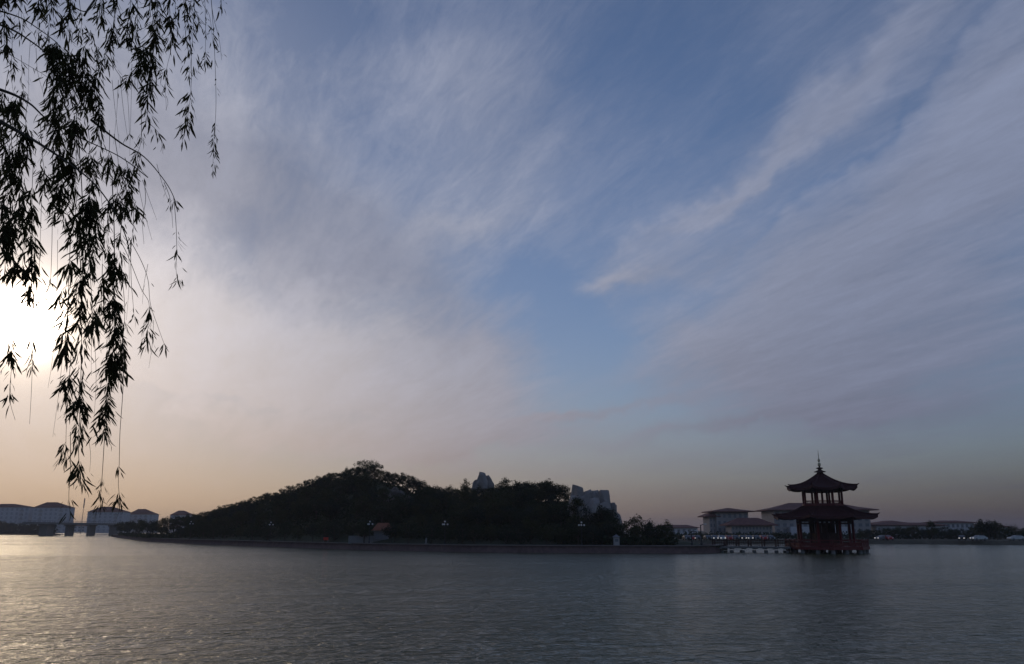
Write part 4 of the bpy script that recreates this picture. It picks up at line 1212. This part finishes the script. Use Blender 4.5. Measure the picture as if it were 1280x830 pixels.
strand([(160, 296), (176, 325), (185, 350), (188, 380), (198, 410), (206, 432)], 5.8, [(346, 352, 3, 3), (424, 434, 10, 3)], .085)
strand([(163, 300), (164, 350), (166, 375), (168, 400)], 5.9, [(372, 380, 6, 3), (386, 396, 7, 3)], .075)
strand([(217, 246), (220, 280), (221, 315), (220, 335), (222, 352)], 6.0, [(240, 256, 10, 3), (276, 312, 22, 3), (334, 350, 18, 3)], .085)
strand([(205, 228), (213, 250), (216, 285)], 6.0, [(238, 262, 8, 3)], .07)
strand([(180, 225), (182, 250), (178, 275), (180, 305)], 6.0, [(268, 280, 9, 3)], .07)
strand([(14, 380), (13, 420), (15, 450), (12, 496), (19, 525)], 5.4, [(416, 440, 14, 3), (438, 462, 20, 5), (462, 498, 22, 2.5)], .095)
strand([(42, 360), (40, 420), (40, 470), (37, 530)], 5.5, [(420, 462, 24, 3.5)], .095)
strand([(66, 180), (65, 300), (62, 380), (60, 415)], 5.8, [(296, 312, 8, 2)], .08)
# thin bare strands
for x0, y0, x1, y1 in [(150, 95, 160, 175), (148, 100, 142, 180), (140, 100, 150, 185), (165, 80, 162, 195), (70, 60, 50, 190), (38, 50, 36, 120), (45, 60, 55, 120), (196, 205, 215, 262), (170, 215, 190, 300), (178, 225, 196, 275), (118, 420, 117, 530), (67, 400, 60, 485),
                       (115, 400, 114, 470), (79, 440, 66, 546), (208, 120, 207, 138), (160, 300, 158, 400), (126, 240, 128, 330), (52, 250, 48, 420), (72, 300, 70, 395), (192, 400, 186, 460), (185, 330, 178, 380), (110, 545, 112, 590)]:
    strand([(x0, y0), ((x0 + x1) / 2 + wr.uniform(-3, 3), (y0 + y1) / 2), (x1, y1)], wr.uniform(5.4, 6.4), [(y0, y1, 2, 1)], .05, .0018)
# the crown above and to the left of the frame
for k in range(130):
    s = wr.choice(LIMBS[:5]); i = wr.randrange(8, len(s)) if wr.random() < .8 else wr.randrange(5, len(s)); p = s[i]
    v = Vector((p.x, p.y, p.z - CAMZ)); f = Vector((0, math.cos(PITCH), math.sin(PITCH)))
    colp = W0 / 2 + FPX * v.x / max(v.dot(f), .1)
    a = p + Vector((wr.gauss(0, .3), wr.gauss(0, .5), wr.uniform(0, .3)))
    if colp > -25: continue
    a.x -= .25
    ln = wr.uniform(.8, 2.6); e = a + Vector((wr.gauss(0, .12), wr.gauss(0, .12), -ln)); m = (a + e) / 2 + Vector((wr.gauss(0, .06), wr.gauss(0, .06), .1))
    ss = cat_spline([p, a, m, e], 4)
    MB().tube([loc(q) for q in ss], [.003 * (1 - .6 * j / (len(ss) - 1)) for j in range(len(ss))], 4).build('twig', M['twig'], WT)
    leafy(ss, .15, 1, int(45 * ln), .03, .10)
# leaves: the 300 that show largest are single parts, the rest one mass
def frame_of(d, roll):
    a = d.cross(Vector((0, 0, 1)) if abs(d.z) < .95 else Vector((1, 0, 0))).normalized(); b = d.cross(a)
    y = a * math.cos(roll) + b * math.sin(roll); z = d.cross(y)
    return Matrix((d, y, z)).transposed()
def seen(p):
    v = Vector((p.x, p.y, p.z - CAMZ)); f = Vector((0, math.cos(PITCH), math.sin(PITCH))); u = Vector((0, -math.sin(PITCH), math.cos(PITCH)))
    q = v.dot(f)
    if q <= 0: return False
    x = 640 + FPX * v.x / q; y = 415 - FPX * v.dot(u) / q
    return 0 < x < 1280 and 0 < y < 830
rank = sorted([i for i, l in enumerate(leaves) if seen(l[0])], key=lambda i: -leaves[i][2] / leaves[i][0].y)
single = set(rank[:300])
lme = MB().add(LV, LF).mesh('leaf', M['willow'])
mass = MB()
for i, (p, d, ln, roll) in enumerate(leaves):
    m3 = frame_of(d, roll)
    if i in single:
        o = inst('leaf', lme, WT); o.matrix_local = Matrix.Translation(loc(p)) @ m3.to_4x4() @ Matrix.Scale(ln, 4)
    else:
        mass.add([loc(p) + m3 @ (Vector(v) * ln) for v in LV], LF)
tag(mass.build('foliage', M['willow'], WT), kind='stuff')
print('willow leaves', len(leaves))

# ------------------------------------------------------------------ haze
hz = MB().box(-4300, 4300, -4300, 4300, -5.6, 48).build('haze', None)
hm = bpy.data.materials.new('haze_air'); hm.use_nodes = True
nt = hm.node_tree; nt.nodes.clear()
out = nt.nodes.new('ShaderNodeOutputMaterial'); pvn = nt.nodes.new('ShaderNodeVolumePrincipled')
pvn.inputs['Density'].default_value = HAZE_DENSITY; pvn.inputs['Anisotropy'].default_value = 0.45
pvn.inputs['Color'].default_value = (0.75, 0.72, 0.76, 1)
nt.links.new(pvn.outputs[0], out.inputs['Volume']); hz.data.materials.append(hm)
tag(hz, 'thin evening haze lying over the lake', 'haze', None, 'stuff')
